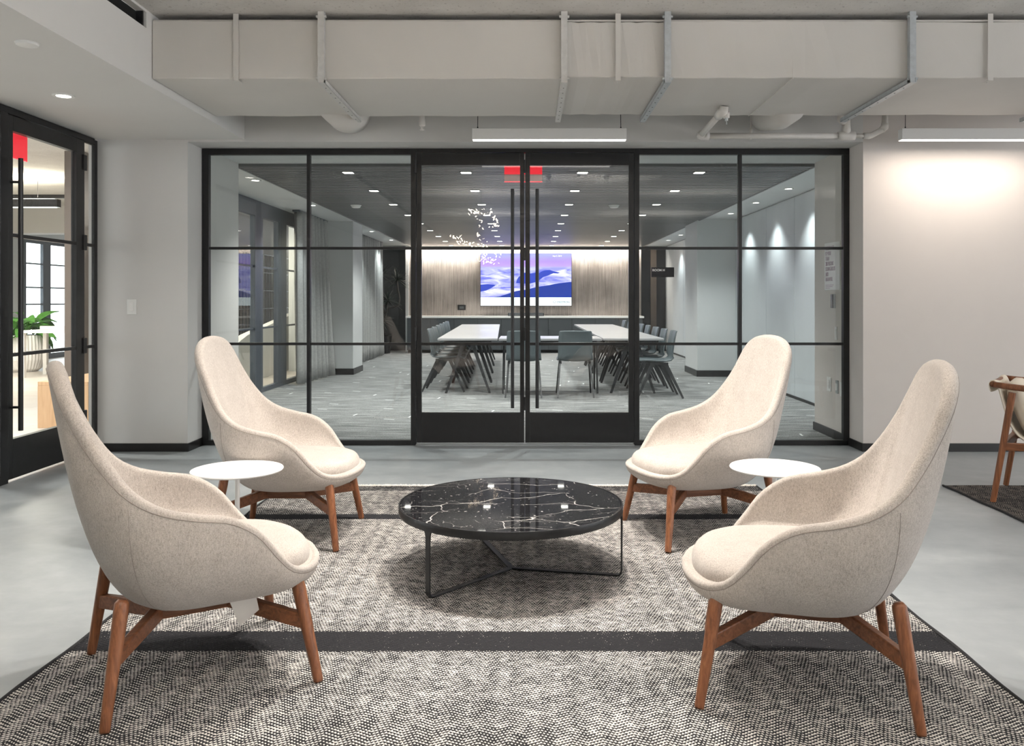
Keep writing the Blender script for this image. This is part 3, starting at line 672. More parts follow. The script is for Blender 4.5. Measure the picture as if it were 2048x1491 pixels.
def build_armchair():
    t = thing('lounge_armchair', '', 'armchair', group='oatmeal wool lounge armchairs around the coffee table')
    cols, pts = shell_columns(); b = MB()
    rows = [[c[j] for c in cols] for j in range(len(cols[0]))]
    b.loft(rows, True, True, True)
    sh = b.build('shell', M['fabric'], t, smooth=True)
    def seam(idx, name, r=.0016):
        pp = [cols[i][idx] for i in range(NR)]; pp.append(pp[0]); MB().tube(pp, r, 5, False).build(name, M['seam'], sh, smooth=True)
    seam(22, 'seam')
    # vertical seams on the outer sides
    for i in (27, NR-27):
        MB().tube([c + (c-Vector((0, 0, c.z))).normalized()*.0004 for c in cols[i][3:22]], .0009, 4).build('seam', M['seam'], sh, smooth=True)
    # cushion
    ol = []
    for i, p in enumerate(rim):
        if pts[i].x > -.02:
            Q0 = cols[i][30]; g = min(1, max(0, (Q0.z-.36)/.06)); ol.append((Q0.x*(.975-.01*g), Q0.y*(.975-.035*g)))
    k0 = [q for q in ol if q[1] >= 0]; k0.sort(key=lambda q: -q[0])
    l0 = k0[-1]; back = []
    for k in range(1, 13):
        a = PI/2*k/12; back.append((l0[0]-.27*math.sin(a), l0[1]*math.cos(a)**.7 if k < 12 else 0))
    hp = k0 + back; loop = hp + [(x, -yy) for x, yy in hp[-2:0:-1]]
    cx = .06; b = MB(); rings = []
    for s, dz in ((.94, -.03), (.985, -.018), (1.0, -.004), (1.0, .010), (.992, .022), (.972, .033), (.935, .043), (.86, .052), (.74, .059), (.55, .065), (.3, .068), (.04, .069)):
        rings.append([(cx+(x-cx)*s, yy*s, .357+dz - .012*max(0, x-.15)*s) for x, yy in loop])
    b.loft(rings, True, True, True); cu = b.build('seat_cushion', M['fabric'], t, smooth=True)
    # legs
    for sx in (-1, 1):
        for sy in (-1, 1):
            foot = Vector((.302*sx, .302*sy, 0)); top = Vector((.252*sx, (.250 if sx < 0 else .235)*sy, .345 if sx < 0 else .315))
            path = [foot + (top-foot)*u for u in (0, .02, .3, .6, .9, .97, 1)]
            MB().tube(path, [.0135, .0145, .0165, .0185, .0205, .0195, .012], 16, True, 3.2, PI/4).build('leg', M['walnut'], t, smooth=True)
    st = MB().beam((-.13, 0, .212), (.09, 0, .212), .05, .052).build('stretcher', M['walnut_h'], t, bevel=.005)
    for sx in (-1, 1):
        for sy in (-1, 1):
            foot = Vector((.302*sx, .302*sy, 0)); top = Vector((.252*sx, .245*sy, .335)); e = foot+(top-foot)*.55
            c = Vector((-.02 + sx*.105, sy*.010, .212))
            MB().beam(c, e, .030, .050, (0, 0, 1), .026, .046).build('stretcher_arm', M['walnut_h'], st, bevel=.005)
    MB().beam((-.12, 0, .241), (.09, 0, .241), .10, .012).build('mount_plate', M['device'], t)
    return t
arm = build_armchair()
tag(arm, 'oatmeal wool high-back armchair at left front with a paper tag hanging below', 'armchair', 'oatmeal wool lounge armchairs around the coffee table')
A31 = math.radians(31)
arm.location = (-1.079, 2.714, RT+.0015); arm.rotation_euler = (0, 0, A31)
dup(arm, (-1.225, 4.26, RT+.0015), 0, 'oatmeal wool high-back armchair at left rear behind the white side table')
dup(arm, (.889, 4.307, RT+.0015), PI+math.radians(13.6), 'brightly lit oatmeal armchair at right rear in front of the glass')
dup(arm, (.874, 2.655, RT+.0015), PI-math.radians(14.8), 'shaded oatmeal high-back armchair at right front nearest the viewer')
tg = MB(); tg.prism([(0, 0, 0), (.085, 0, .012), (.105, 0, -.05), (.045, 0, -.092), (.03, 0, -.06)], (0, .0012, 0))
tg.build('paper_tag', M['tag'], arm, loc=(.055, -.185, .262), rot=(.12, .05, .25))

# ------------------------------------------------------------------ coffee table
CT = (-.0786, 3.705)
t = thing('coffee_table', 'round black marble coffee table on a three-legged steel frame', 'table', (CT[0], CT[1], RT))
zt = .311-RT
MB().lathe([(.47, zt-.022), (.4925, zt-.022), (.4925, zt-.003), (.4895, zt)], 128).build('marble_top', M['marble'], t, auto=True)
b = MB(); prof = [(.4930, zt-.033), (.4990, zt-.033), (.4995, zt-.032), (.4995, zt-.0005), (.4990, zt+.0005), (.4935, zt+.0005), (.4930, zt-.033)]
b.lathe(prof, 128, cap0=False, cap1=False); b.build('rim', M['frame_steel'], t, auto=True)
for a0 in (228.7, 348.5, 108.5):
    a = math.radians(a0); ca, sa = math.cos(a), math.sin(a)
    prof = [(.496, zt-.02), (.496, .030), (.4935, .016), (.485, .0075), (.472, .005), (-.006, .005)]
    th = .007; wd = .0125
    rows = []
    for i, (r, z) in enumerate(prof):
        p = Vector((r, 0, z)); q0 = Vector((prof[max(i-1, 0)][0], 0, prof[max(i-1, 0)][1])); q1 = Vector((prof[min(i+1, 5)][0], 0, prof[min(i+1, 5)][1]))
        d = (q1-q0).normalized(); n = Vector((-d.z, 0, d.x))*th/2
        w = wd*(1.9 if i == 0 else 1.0)
        ring = [p+n+Vector((0, w, 0)), p+n-Vector((0, w, 0)), p-n-Vector((0, w, 0)), p-n+Vector((0, w, 0))]
        rows.append([Vector((v.x*ca-v.y*sa, v.x*sa+v.y*ca, v.z)) for v in ring])
        if i == 0:
            for f_, ww in ((.016, 1.45), (.03, 1.12), (.05, 1.0)):
                w = wd*ww; p2 = Vector((r, 0, z-f_)); ring = [p2+n+Vector((0, w, 0)), p2+n-Vector((0, w, 0)), p2-n-Vector((0, w, 0)), p2-n+Vector((0, w, 0))]
                rows.append([Vector((v.x*ca-v.y*sa, v.x*sa+v.y*ca, v.z)) for v in ring])
    MB().loft(rows, True, True, True).build('leg', M['frame_steel'], t, bevel=.001)

# ------------------------------------------------------------------ side tables
def side_table(label, x, y):
    t = thing('side_table', label, 'table', (x, y, 0), 0, 'white round pedestal side tables')
    MB().lathe([(.185, .438), (.197, .441), (.200, .446), (.198, .450)], 64).build('table_top', M['white'], t, auto=True)
    MB().tube([(0, 0, .004), (0, 0, .44)], .0105, 20).build('stem', M['white'], t, auto=True)
    MB().lathe([(.145, 0), (.145, .004), (.138, .007), (.02, .010)], 48, c=(0, 0, .0005)).build('base', M['white'], t, auto=True)
    return t
side_table('white round pedestal side table between the two left armchairs', -1.306, 3.70).location.z = RT+.001
side_table('white round pedestal side table between the two right armchairs', 1.116, 3.74).location.z = RT+.001

# ------------------------------------------------------------------ wooden armchair at the right
FX = math.atan2(-.6, .8)
t = thing('wooden_armchair', 'walnut armchair with a cream leather sling seat at the right edge', 'armchair', (3.19, 4.985, RT), FX)
# local +x is the front; near side is -y
for sy in (-1, 1):
    MB().tube([(-.30, .28*sy, 0), (-.20, .275*sy, .66)], [.0165, .0205], 14).build('leg', M['walnut'], t, auto=True)
    MB().tube([(.36, .28*sy, 0), (.27, .275*sy, .64)], [.0165, .0205], 14).build('leg', M['walnut'], t, auto=True)
    MB().tube([(-.30, .262*sy, .700), (-.2, .275*sy, .692), (.1, .287*sy, .668), (.38, .285*sy, .640)], [.018, .019, .02, .018], 12).build('armrest', M['walnut'], t, smooth=True)
    MB().beam((-.25, .27*sy, .335), (.31, .27*sy, .365), .024, .045).build('seat_rail', M['walnut_h'], t, bevel=.004)
MB().tube([(-.305, .265*(k/5-1), .702) for k in range(11)], .017, 12).build('back_rail', M['walnut'], t, smooth=True)
MB().beam((-.245, -.27, .335), (-.245, .27, .335), .03, .05).build('seat_rail', M['walnut_h'], t, bevel=.004)
prof = [(-.326, .650), (-.334, .685), (-.33, .715), (-.31, .730), (-.285, .722), (-.272, .69), (-.25, .60), (-.225, .50), (-.19, .42), (-.13, .37), (-.05, .352), (.1, .365), (.28, .40)]
rows = []
for x, z in prof: rows.append([(x, -.235+.47*k/10, z - .012*math.sin(PI*k/10)) for k in range(11)])
o = MB().loft(rows, False).build('sling', M['cream_leather'], t, smooth=True)
sm = o.modifiers.new('thick', 'SOLIDIFY'); sm.thickness = .014; ss = o.modifiers.new('sub', 'SUBSURF'); ss.levels = 1; ss.render_levels = 2
rings = []
for s, dz in ((.2, -.062), (.7, -.055), (.93, -.03), (1, 0), (.93, .03), (.7, .055), (.2, .062)):
    rings.append([(.19*s*math.copysign(abs(math.cos(a))**.45, math.cos(a)), .21*s*math.copysign(abs(math.sin(a))**.45, math.sin(a)), dz) for a in [2*PI*k/32 for k in range(32)]])
MB().loft(rings, True, True, True).build('cushion', M['cream_leather'], t, smooth=True, loc=(-.15, 0, .545), rot=(0, math.radians(68), 0))

# ------------------------------------------------------------------ duct
DY0, DY1, DZ0, DZ1 = 4.99, 6.0, 2.552, 2.905
t = thing('air_duct', 'large painted rectangular air duct across the top of the picture', 'duct')
cuts = [XD+.002, .215, .832, 2.305, 5.2]
for i in range(4):
    dz = (0, .012, .004, .008)[i]; dy = (0, .008, .0, .012)[i]
    x0, x1 = cuts[i], cuts[i+1]
    rows = []; n = 14
    for k in range(n+1):
        x = x0+(x1-x0)*k/n; w = .0025*math.sin(k*1.7+i)
        zb = DZ0+dz+w; zt_ = DZ1-dz*.6+.003*math.sin(k*2.3)
        rows.append([(x, DY0+dy+w, zb), (x, DY1, zb-.002), (x, DY1, zt_), (x, DY0+dy-w, zt_)])
    MB().loft(rows, True, True, True).build('duct_section', M['duct'], t, bevel=.006)
for x in (cuts[1]-.10, -.62, 1.6):
    b = MB(); b.box(x-.0025, x+.0025, DY0-.0005, DY1, DZ0-.0005, DZ1); b.build('joint', M['duct'], t)
MB().box(XD+.004, 5.2, DY0+.01, DY0+.03, DZ1-.004, DZ1+.006).build('top_lip', M['duct'], t)
for x, r, zc, x2 in ((-1.36, .165, 2.64, -1.42), (1.885, .115, 2.61, 1.885)):
    MB().tube([(x, DY1-.05, zc), (x, DY1+.2, zc), (x2, DY1+.45, zc+.04), (x2, YW-.035, zc+.06)], [r, r, r*.96, r*.95], 28).build('round_branch', M['duct'], t, smooth=True)
def strut(label, x, galv):
    mt = M['galv'] if galv else M['strut']
    t = thing('duct_hanger', label, 'hanger', (x, DY0, 0), 0, 'strut hangers carrying the air duct')
    MB().box(-.019, .019, -.045, -.040, DZ0-.03, ZS-.001).box(-.019, -.014, -.042, -.012, DZ0-.03, ZS-.001).box(.014, .019, -.042, -.012, DZ0-.03, ZS-.001).build('upright', mt, t)
    MB().box(-.019, .019, -.05, DY1-DY0+.05, DZ0-.036, DZ0-.031).box(-.019, -.014, -.05, DY1-DY0+.05, DZ0-.034, DZ0-.006).box(.014, .019, -.05, DY1-DY0+.05, DZ0-.034, DZ0-.006).build('cross_channel', mt, t)
    hm = MB()
    for k in range(8): hm.lathe([(.0045, 0), (.0045, .001)], 8, c=(0, .08+k*.125, DZ0-.0375))
    hm.build('slot', M['dark'], t)['kind'] = 'stuff'
    for z in (ZS-.03, DZ0-.01):
        MB().tube([(-.03, -.035, z), (.03, -.035, z)], .009, 6).build('bolt', mt, t)
    return t
strut('painted strut hanger nearest the left soffit on the duct', -1.245, False)
strut('strut hanger on the duct above the right end of the middle pendant lamp', .215, False)
strut('strut hanger just right of the duct\'s short middle section', .836, True)
strut('grey strut hanger above the pipe tee on the duct\'s right part', 2.305, True)
strut('rightmost strut hanger of the duct, only its lower channel in view', 3.62, True)
def strap(label, x):
    t = thing('duct_strap', label, 'strap', (x, DY0, 0), 0, 'flat straps holding the duct')
    MB().box(-.016, .016, -.010, -.007, DZ0-.012, ZS-.002).build('band', M['duct'], t)
    MB().box(-.016, .016, -.010, .06, DZ0-.014, DZ0-.011).build('foot', M['duct'], t)
    MB().lathe([(.006, 0), (.006, .003)], 8, c=(0, .03, DZ0-.018)).build('screw', M['strut'], t)
strap('flat painted strap on the duct left of the first strut hanger', -1.767)
strap('flat painted strap in the duct\'s short middle section', .541)
strap('flat painted strap near the duct\'s right end', 2.79)
t = thing('slot_diffuser', 'black linear slot diffuser at the top of the left soffit face', 'vent', (XD, 4.92, 2.8825))
MB().box(-.245, -.05, -12.5, -.001, -.0465, .0465).build('cavity', M['dark'], t)
for yy in (-.02, -.42, -1.2, -2.4): MB().box(-.05, -.01, yy-.006, yy+.006, -.047, .047).build('divider', M['device'], t)

# ------------------------------------------------------------------ pendants
def pendant(label, x0, x1):
    t = thing('linear_pendant', label, 'lamp', ((x0+x1)/2, 6.3, 2.431), 0, 'suspended linear lamps over the glass front')
    h = (x1-x0)/2
    MB().box(-h, h, -.035, .035, .004, .088).build('housing', M['soffit'], t, bevel=.003)
    MB().box(-h+.004, h-.004, -.03, .03, 0, .005).build('diffuser', M['pend_led'], t)
    for s in (-1, 1):
        MB().tube([(s*(h-.04), 0, .088), (s*(h-.045), 0, ZS-2.432)], .0025, 6).build('cable', M['device'], t)
        MB().tube([(s*(h-.04), 0, .086), (s*(h-.04), 0, .105)], .005, 8).build('cable_grip', M['device'], t)
pendant('slim white linear pendant lamp over the double doors', -.428, .745)
pendant('slim white linear pendant lamp over the right lounge wall', 2.837, 4.0)

# ------------------------------------------------------------------ sprinkler pipe
PY, PZ = 6.4, 2.487
t = thing('sprinkler_pipe', 'white painted sprinkler pipe run below the duct\'s back edge', 'pipe', (0, 0, 0))
MB().tube([(1.335, PY, PZ), (2.45, PY, PZ)], .0225, 16).build('pipe', M['pipe'], t, smooth=True)
MB().tube([(1.335, PY, PZ), (1.335, 6.05, 2.50), (1.335, 5.74, 2.508)], .0225, 16).build('pipe', M['pipe'], t, smooth=True)
MB().tube([(1.40, PY, PZ), (1.345, PY, PZ), (1.33, PY-.02, PZ+.001), (1.33, PY-.07, PZ+.003)], [.031, .033, .033, .031], 16).build('elbow', M['pipe'], t, smooth=True)
MB().tube([(1.335, 5.80, 2.507), (1.335, 5.73, 2.510), (1.345, 5.70, 2.515), (1.35, 5.69, 2.55)], [.030, .033, .033, .03], 16).build('elbow', M['pipe'], t, smooth=True)
MB().tube([(1.37, 5.72, 2.515), (1.372, 5.72, 2.475)], [.026, .022], 14).build('outlet', M['pipe'], t, smooth=True)
MB().tube([(1.372, 5.72, 2.475), (1.372, 5.72, 2.455)], .012, 10).build('sprinkler_neck', M['galv'], t)
MB().tube([(1.372, 5.72, 2.455), (1.375, 5.72, 2.432)], .004, 8).build('sprinkler_pin', M['galv'], t)
MB().tube([(2.40, PY, PZ), (2.43, PY, PZ), (2.50, PY, PZ), (2.53, PY, PZ)], [.033, .036, .036, .033], 16).build('tee', M['pipe'], t, smooth=True)
MB().tube([(2.465, PY, PZ), (2.465, PY, PZ+.05), (2.465, PY, 2.70)], [.034, .033, .024], 16).build('riser', M['pipe'], t, smooth=True)
MB().tube([(2.44, PY-.02, PZ+.10), (2.40, PY-.05, PZ+.12), (2.40, PY-.05, 2.66)], [.026, .028, .026], 14).build('branch_elbow', M['pipe'], t, smooth=True)
MB().tube([(2.53, PY, PZ), (2.62, PY, PZ)], .016, 14).build('pipe', M['pipe'], t, smooth=True)
MB().tube([(2.60, PY, PZ), (2.64, PY, PZ), (2.66, PY, PZ+.004), (2.74, PY, PZ+.045), (2.765, PY, PZ+.07), (2.765, PY, 2.70)], [.024, .026, .022, .022, .026, .019], 14).build('offset_elbow', M['pipe'], t, smooth=True)
MB().tube([(2.74, PY, PZ+.045), (2.762, PY, PZ+.065), (2.765, PY, PZ+.095)], [.026, .029, .027], 14).build('elbow', M['pipe'], t, smooth=True)
h = MB().tube([(1.725, PY, PZ-.026), (1.725, PY, PZ+.055)], .012, 10).build('pipe_hanger', M['pipe'], t, smooth=True)
MB().tube([(1.725, PY, PZ+.05), (1.725, PY, 2.9)], .004, 8).build('rod', M['pipe'], h)
t = thing('fire_sprinkler', 'small white sprinkler head below the duct left of the pendant lamp', 'sprinkler', (-.80, 6.2, 2.49))
MB().lathe([(.017, .028), (.024, .034), (.024, .05), (.02, .12), (.02, .25)], 16).build('body', M['pipe'], t, auto=True)
MB().tube([(0, 0, .028), (0, 0, .006)], .008, 8).build('stem', M['pipe'], t)
MB().lathe([(.018, 0), (.02, .003), (.006, .008)], 16).build('deflector', M['pipe'], t, auto=True)

# soffit downlight and speaker
def round_downlight(label, x, y, z, r=.055, group=None):
    t = thing('round_downlight', label, 'downlight', (x, y, z), 0, group)
    MB().lathe([(r*.66, -.001), (r*.68, -.006), (r, -.006), (r, 0)], 32, cap0=False).build('trim_ring', M['plastic'], t, auto=True)
    MB().lathe([(r*.66, -.003), (r*.66, -.001)], 24).build('lens', M['led'], t)
    return t
round_downlight('round recessed downlight in the left soffit', -2.925, 5.19, ZL, .065)
t = thing('ceiling_speaker', 'flat white round cover plate on the left soffit', 'speaker', (-2.51, 4.13, ZL))
MB().lathe([(.045, -.014), (.05, -.012), (.052, 0)], 32).build('cover', M['plastic'], t, auto=True)
MB().lathe([(.056, -.003), (.056, 0)], 32).build('ring', M['plastic'], t, auto=True)

# light switch on the pier
t = thing('light_switch', 'white light switch plate on the pier beside the side door', 'switch', (-3.183, YW, 1.16))
MB().box(-.037, .037, -.006, 0, -.06, .06).build('plate', M['plastic'], t, bevel=.002)
MB().box(-.016, .016, -.010, -.006, -.034, .034).build('rocker', M['white'], t, bevel=.002)

# ------------------------------------------------------------------ things on the return wall right inside the glass (plane X = XR, facing left)
def on_return(name, label, cat, y, z, w, h, d, mat, bev=.002):
    t = thing(name, label, cat, (XR, y, z), 0)
    MB().box(-d, 0, -w/2, w/2, -h/2, h/2).build('plate', mat, t, bevel=bev)
    return t
t = on_return('wall_notice', 'white printed notice board on the wall inside the right glass', 'notice', 7.27, 1.513, .36, .42, .012, M['plastic'])
lines = ['OCCUPANCY', 'BY MORE', 'THAN', '280 PERSONS', 'IS DANGEROUS', 'AND', 'UNLAWFUL']
for i, s in enumerate(lines):
    o = text_mesh('lettering', s, .052, M['print'], t, (-.0135, .15, .145-i*.046), (PI/2, 0, -PI/2), 'LEFT', .62)
for i in range(3):
    MB().box(-.0128, -.0118, .15-(.19, .17, .10)[i], .15, -.168-i*.014, -.163-i*.014).build('small_print', M['print'], t)
t = on_return('card_reader', 'black and silver door reader below the notice board', 'reader', 7.235, 1.205, .05, .125, .018, M['grey_plate'])
MB().box(-.03, -.018, -.021, .021, -.06, .06).build('face', M['device'], t, bevel=.002)
def switch(label, y, z, w=.075, h=.12, keys=1):
    t = on_return('wall_switch', label, 'switch', y, z, w, h, .008, M['plastic'])
    for k in range(keys):
        hh = h*.62/keys
        MB().box(-.012, -.008, -w*.25, w*.25, -h*.31+k*hh+.001, -h*.31+(k+1)*hh-.001).build('key', M['white'], t, bevel=.001)
    return t
switch('slim white keypad below the door reader', 7.19, .925, .05, .115, 5)
switch('white switch plate low on the wall, left of the grey plate', 7.36, .466, .09, .125, 3)
t = on_return('wall_switch', 'small grey plate between the two low white switch plates', 'switch', 7.165, .46, .05, .115, .01, M['grey_plate'])
MB().box(-.014, -.01, -.012, .012, -.03, .03).build('key', M['plastic'], t)
switch('white switch plate low on the wall, nearest the black frame', 7.05, .45, .085, .12, 2)

# room sign on the glass
t = thing('room_sign', 'small dark room sign reading ROOM H on the right glass', 'sign', (1.125, YG+.012, 1.447))
MB().box(-.095, .095, -.004, .004, -.041, .041).build('plate', M['device'], t, bevel=.001)
text_mesh('lettering', 'ROOM H', .026, M['sign_white'], t, (-.088, -.0052, .0085), bold=.0006)
# exit signs
def exit_sign(label, x, y, z, rz, w=.335, h=.14, up=.07):
    t = thing('exit_sign', label, 'sign', (x, y, z), rz)
    MB().box(-w/2, w/2, -.004, .004, h*.45, h).build('panel', M['exit'], t)
    MB().box(-w/2, w/2, -.004, .004, 0, h*.45).build('lower_panel', M['exit_face'] if rz == 0 else M['exit'], t)
    MB().box(-w/2, w/2, -.0045, .0045, -.005, 0).build('lit_edge', M['exit_edge'], t)
    MB().box(-w*.45, w*.45, -.02, .02, h, h+up).build('housing', M['plastic'], t, bevel=.003)
exit_sign('red edge-lit exit panel hanging behind the glass double doors', -.046, 7.30, 2.262, 0, up=ZL-2.262-.14)
exit_sign('red edge-lit exit panel behind the glass of the side door', -3.60, 5.755, 2.21, PI/2, .33, .2, .52)

# ================================================================== CONFERENCE ROOM
# ------------------------------------------------------------------ screen
SX0, SX1, SZ0, SZ1, SY = -1.140, 1.023, 1.072, 2.318, 19.43
t = thing('wall_screen', 'large wall-mounted screen showing purple clouds and blue hills', 'screen', (SX0, SY, SZ0))
w, hgt = SX1-SX0, SZ1-SZ0
MB().box(0, w, 0, .07, 0, hgt).build('casing', M['device'], t, bevel=.003)
e = .012
MB().box(e, w-e, -.002, 0, e, hgt-e).build('picture', M['screen_sky'], t)
def flat(name, pts, y, mat):
    MB().prism([(e+u*(w-2*e), y, e+v*(hgt-2*e)) for u, v in pts], (0, .001, 0)).build(name, mat, t)
isl = [(.39, .435), (.40, .50), (.42, .56), (.45, .585), (.47, .63), (.50, .64), (.55, .62), (.60, .635), (.64, .62), (.66, .65), (.69, .675), (.72, .685), (.76, .69), (.79, .67), (.83, .655), (.875, .635), (.85, .62), (.80, .625), (.75, .585), (.69, .55), (.63, .47), (.55, .425), (.46, .425)]
flat('island_image', isl, -.004, M['screen_isle'])
flat('left_hill_image', [(0, .27), (.06, .29), (.11, .33), (.17, .40), (.08, .415), (0, .405)], -.004, M['screen_isle'])
flat('hill_image', [(.1, .155), (.22, .185), (.32, .24), (.40, .285), (.52, .315), (.62, .36), (.75, .395), (.85, .43), (1, .46), (1, .155)], -.0052, M['screen_hill'])
flat('white_bar', [(0, 0), (1, 0), (1, .16), (0, .16)], -.0064, M['screen_white'])
text_mesh('screen_logo', 'CRESTRON', .062, M['screen_text'], t, (w*.835, -.009, .075), sx=.95, bold=.001)
b = MB(); b.tube([(w*.81+.035*math.cos(a), -.0085, .098+.022*math.sin(a)) for a in [2*PI*k/20 for k in range(21)]], .004, 4, False); b.build('screen_emblem', M['screen_text'], t)
text_mesh('screen_caption', 'Sept 5, 2019', .05, M['screen_label'], t, (w*.79, -.007, hgt*.935), sx=.85)
l = area('screen_glow', ((SX0+SX1)/2, SY-.03, (SZ0+SZ1)/2), 14, 2.0, 1.1, (.55, .58, 1.0), (PI/2, 0, 0))

# credenza
t = thing('credenza', 'long black credenza with a white top below the screen', 'cabinet', (0, 19.0, 0))
MB().box(-2.83, 2.66, -.02, .5, .80, .845).build('counter_top', M['white'], t, bevel=.003)
MB().box(-2.80, 2.63, .02, .5, .06, .80).build('body', M['device'], t)
MB().box(-2.78, 2.61, .05, .5, 0, .06).build('plinth', M['dark'], t)
dm = MB().box(.003, .54, 0, .02, .07, .79).mesh('cabinet_door', M['conf_dark'])
for i in range(10): link('cabinet_door', dm, t, .002, loc=(-2.80+i*.543, 0, 0))
t = thing('wall_plate', 'small dark outlet plate on the ribbed wall left of the screen', 'plate', (-1.58, 19.5, 1.04))
MB().box(-.095, .095, -.012, 0, -.06, .06).build('plate', M['device'], t, bevel=.002)
MB().box(-.05, .05, -.016, -.012, -.03, .03).build('socket', M['conf_dark'], t)
t = thing('soundbar', 'dark low soundbar on the credenza under the screen', 'speaker', (-.06, 19.2, .845))
MB().box(-.42, .42, -.05, .05, 0, .075).build('body', M['device'], t, bevel=.01)
MB().box(-.40, .40, -.054, -.05, .01, .065).build('grille', M['conf_dark'], t)

# ------------------------------------------------------------------ conference tables
TZ = .72
def conf_table(name, label, cx, cy, L_, W_, rz, kind):
    t = thing(name, label, 'table', (cx, cy, 0), rz, 'conference tables set in a U')
    MB().box(-W_/2, W_/2, -L_/2, L_/2, TZ-.028, TZ).build('table_top', M['table_top'], t, bevel=.003)
    MB().box(-W_/2+.08, W_/2-.08, -L_/2+.1, L_/2-.1, TZ-.06, TZ-.028).build('apron', M['chair_leg'], t)
    if kind == 'a':
        for sy in (-1, 1):
            yy = sy*(L_/2-.10)
            for sx in (-1, 1):
                MB().beam((sx*.05, yy, TZ-.04), (sx*.285, yy, 0), .05, .022, (0, 1, 0), .03, .02).build('leg', M['chair_leg'], t)
    else:
        for sx in (-1, 1):
            for sy in (-1, 1):
                MB().beam((sx*(W_/2-.06), sy*(L_/2-.24), TZ-.03), (sx*(W_/2-.05), sy*(L_/2-.12), 0), .06, .022, (1, 0, 0), .055, .02).build('leg', M['chair_leg'], t)
    return t
words = ['nearest', 'second', 'third', 'farthest']
lx0, lx1 = (-1.166-.407)/2, (-1.372-.578)/2; rx0, rx1 = (.968+1.749)/2, (.932+1.72)/2
for i in range(4):
    u = (i+.5)/4; yc = 10.65+u*6.25
    conf_table('conference_table', '%s pale table of the left row facing the screen' % words[i], lx0+(lx1-lx0)*u, yc, 1.555, .775, math.radians(1.7), 'a')
    conf_table('conference_table', '%s pale table of the right row facing the screen' % words[i], rx0+(rx1-rx0)*u, yc, 1.555, .785, math.radians(.25), 'a')
conf_table('conference_table', 'pale table closing the U between the two front chairs and the rows', .282, 11.0, .78, 1.33, 0, 'b')

# ------------------------------------------------------------------ conference chairs
def build_conf_chair():
    t = thing('conference_chair', '', 'chair', group='slate shell conference chairs')
    prof = [(.235, .425), (.22, .445), (.12, .448), (0, .440), (-.10, .436), (-.165, .445), (-.20, .48), (-.215, .54), (-.228, .64), (-.245, .74), (-.262, .815), (-.268, .825)]
    wid = [.21, .22, .225, .228, .228, .225, .222, .218, .215, .212, .205, .195]
    rows = []
    for (x, z), wd in zip(prof, wid):
        back = z > .5
        rows.append([(x + (.035*((2*k/8-1)**2) if back else 0), wd*(2*k/8-1), z + (0 if back else .018*(2*k/8-1)**2)) for k in range(9)])
    o = MB().loft(rows, False).build('shell', M['chair_shell'], t, smooth=True)
    m = o.modifiers.new('thick', 'SOLIDIFY'); m.thickness = .014; m.offset = -1
    for sy in (-1, 1):
        MB().beam((.10, .185*sy, .425), (-.13, .185*sy, .425), .03, .03).build('seat_rail', M['chair_leg'], t)
        MB().beam((-.10, .19*sy, .425), (-.31, .225*sy, 0), .045, .022, (0, 1, 0), .024, .018).build('leg', M['chair_leg'], t)
        MB().beam((.06, .19*sy, .425), (.255, .225*sy, 0), .045, .022, (0, 1, 0), .024, .018).build('leg', M['chair_leg'], t)
    return t
cc = build_conf_chair(); first = True
def place(x, y, rz, label):
    global first
    if first: cc.location = (x, y, 0); cc.rotation_euler = (0, 0, rz); cc['label'] = label; first = False
    else: dup(cc, (x, y, 0), rz, label)
# x given for the backrest; front of the chair is local +x, the backrest sits at local -.25
for i, yy in enumerate((10.42, 11.12, 11.85, 12.65, 13.38, 14.2, 14.93, 15.76)):
    place(1.855-.25, yy, PI+.02*((i % 3)-1), 'slate shell chair, %s in the row right of the right tables' % ORD[i])
for i, yy in enumerate((11.12, 11.85, 12.65, 13.38, 14.2, 14.93)):
    place(-1.34-.17*(yy-10.95)/4.5+.25, yy, .02*((i % 3)-1), 'slate shell chair, %s in the row left of the left tables' % ORD[i])
place(-.062, 10.55, PI/2, 'slate shell chair behind the door handles with its back to the viewer')
place(.588, 10.55, PI/2, 'slate shell chair right of the handles with its back to the viewer')

# ------------------------------------------------------------------ conference downlights, speakers, lamps
colx = (-1.785, -.618, .535, 1.69); coln = ('left', 'centre-left', 'centre-right', 'right')
lm = MB().box(-.05, .05, -.05, .05, -.003, 0).mesh('lens', M['led']); fm = MB().box(-.06, .06, -.062, -.05, -.005, .03).box(-.06, .06, .05, .062, -.005, .03).box(-.062, -.05, -.05, .05, -.005, .03).box(.05, .062, -.05, .05, -.005, .03).mesh('trim_frame', M['slat'])
rowsy = [8.17+1.36*i for i in range(9)]
for j, yy in enumerate(rowsy):
    for i, xx in enumerate(colx):
        o = thing('square_downlight', 'square recessed downlight, %s of the %s column in the slat ceiling' % (ORD[j], coln[i]), 'downlight', (xx, yy, 2.477), 0, 'square downlights in the slat ceiling')
        link('lens', lm, o); link('trim_frame', fm, o)
for j, yy in enumerate(rowsy[:8]):
    for i, xx in enumerate(colx):
        if (i + j) % 2 == 0: spot('downlight_light', (xx, yy, 2.45), 100, 125, .7, .05, color=(1, .995, .965))
RD = [8.85, 9.52, 10.88, 12.24, 16.25, 17.7]
for j, yy in enumerate(RD[1:]):
    round_downlight('round downlight, %s along the right partition wall' % ORD[j], 3.0, yy, ZL, .06, 'wall-washing downlights')
for yy in (8.25, 9.52, 10.88, 12.24, 14.9, 16.25, 17.7):
    spot('wall_wash_light', (2.99, yy, 2.46), 44, 95, .9, .03, (3.20, yy, 0), (.95, 1, 1))
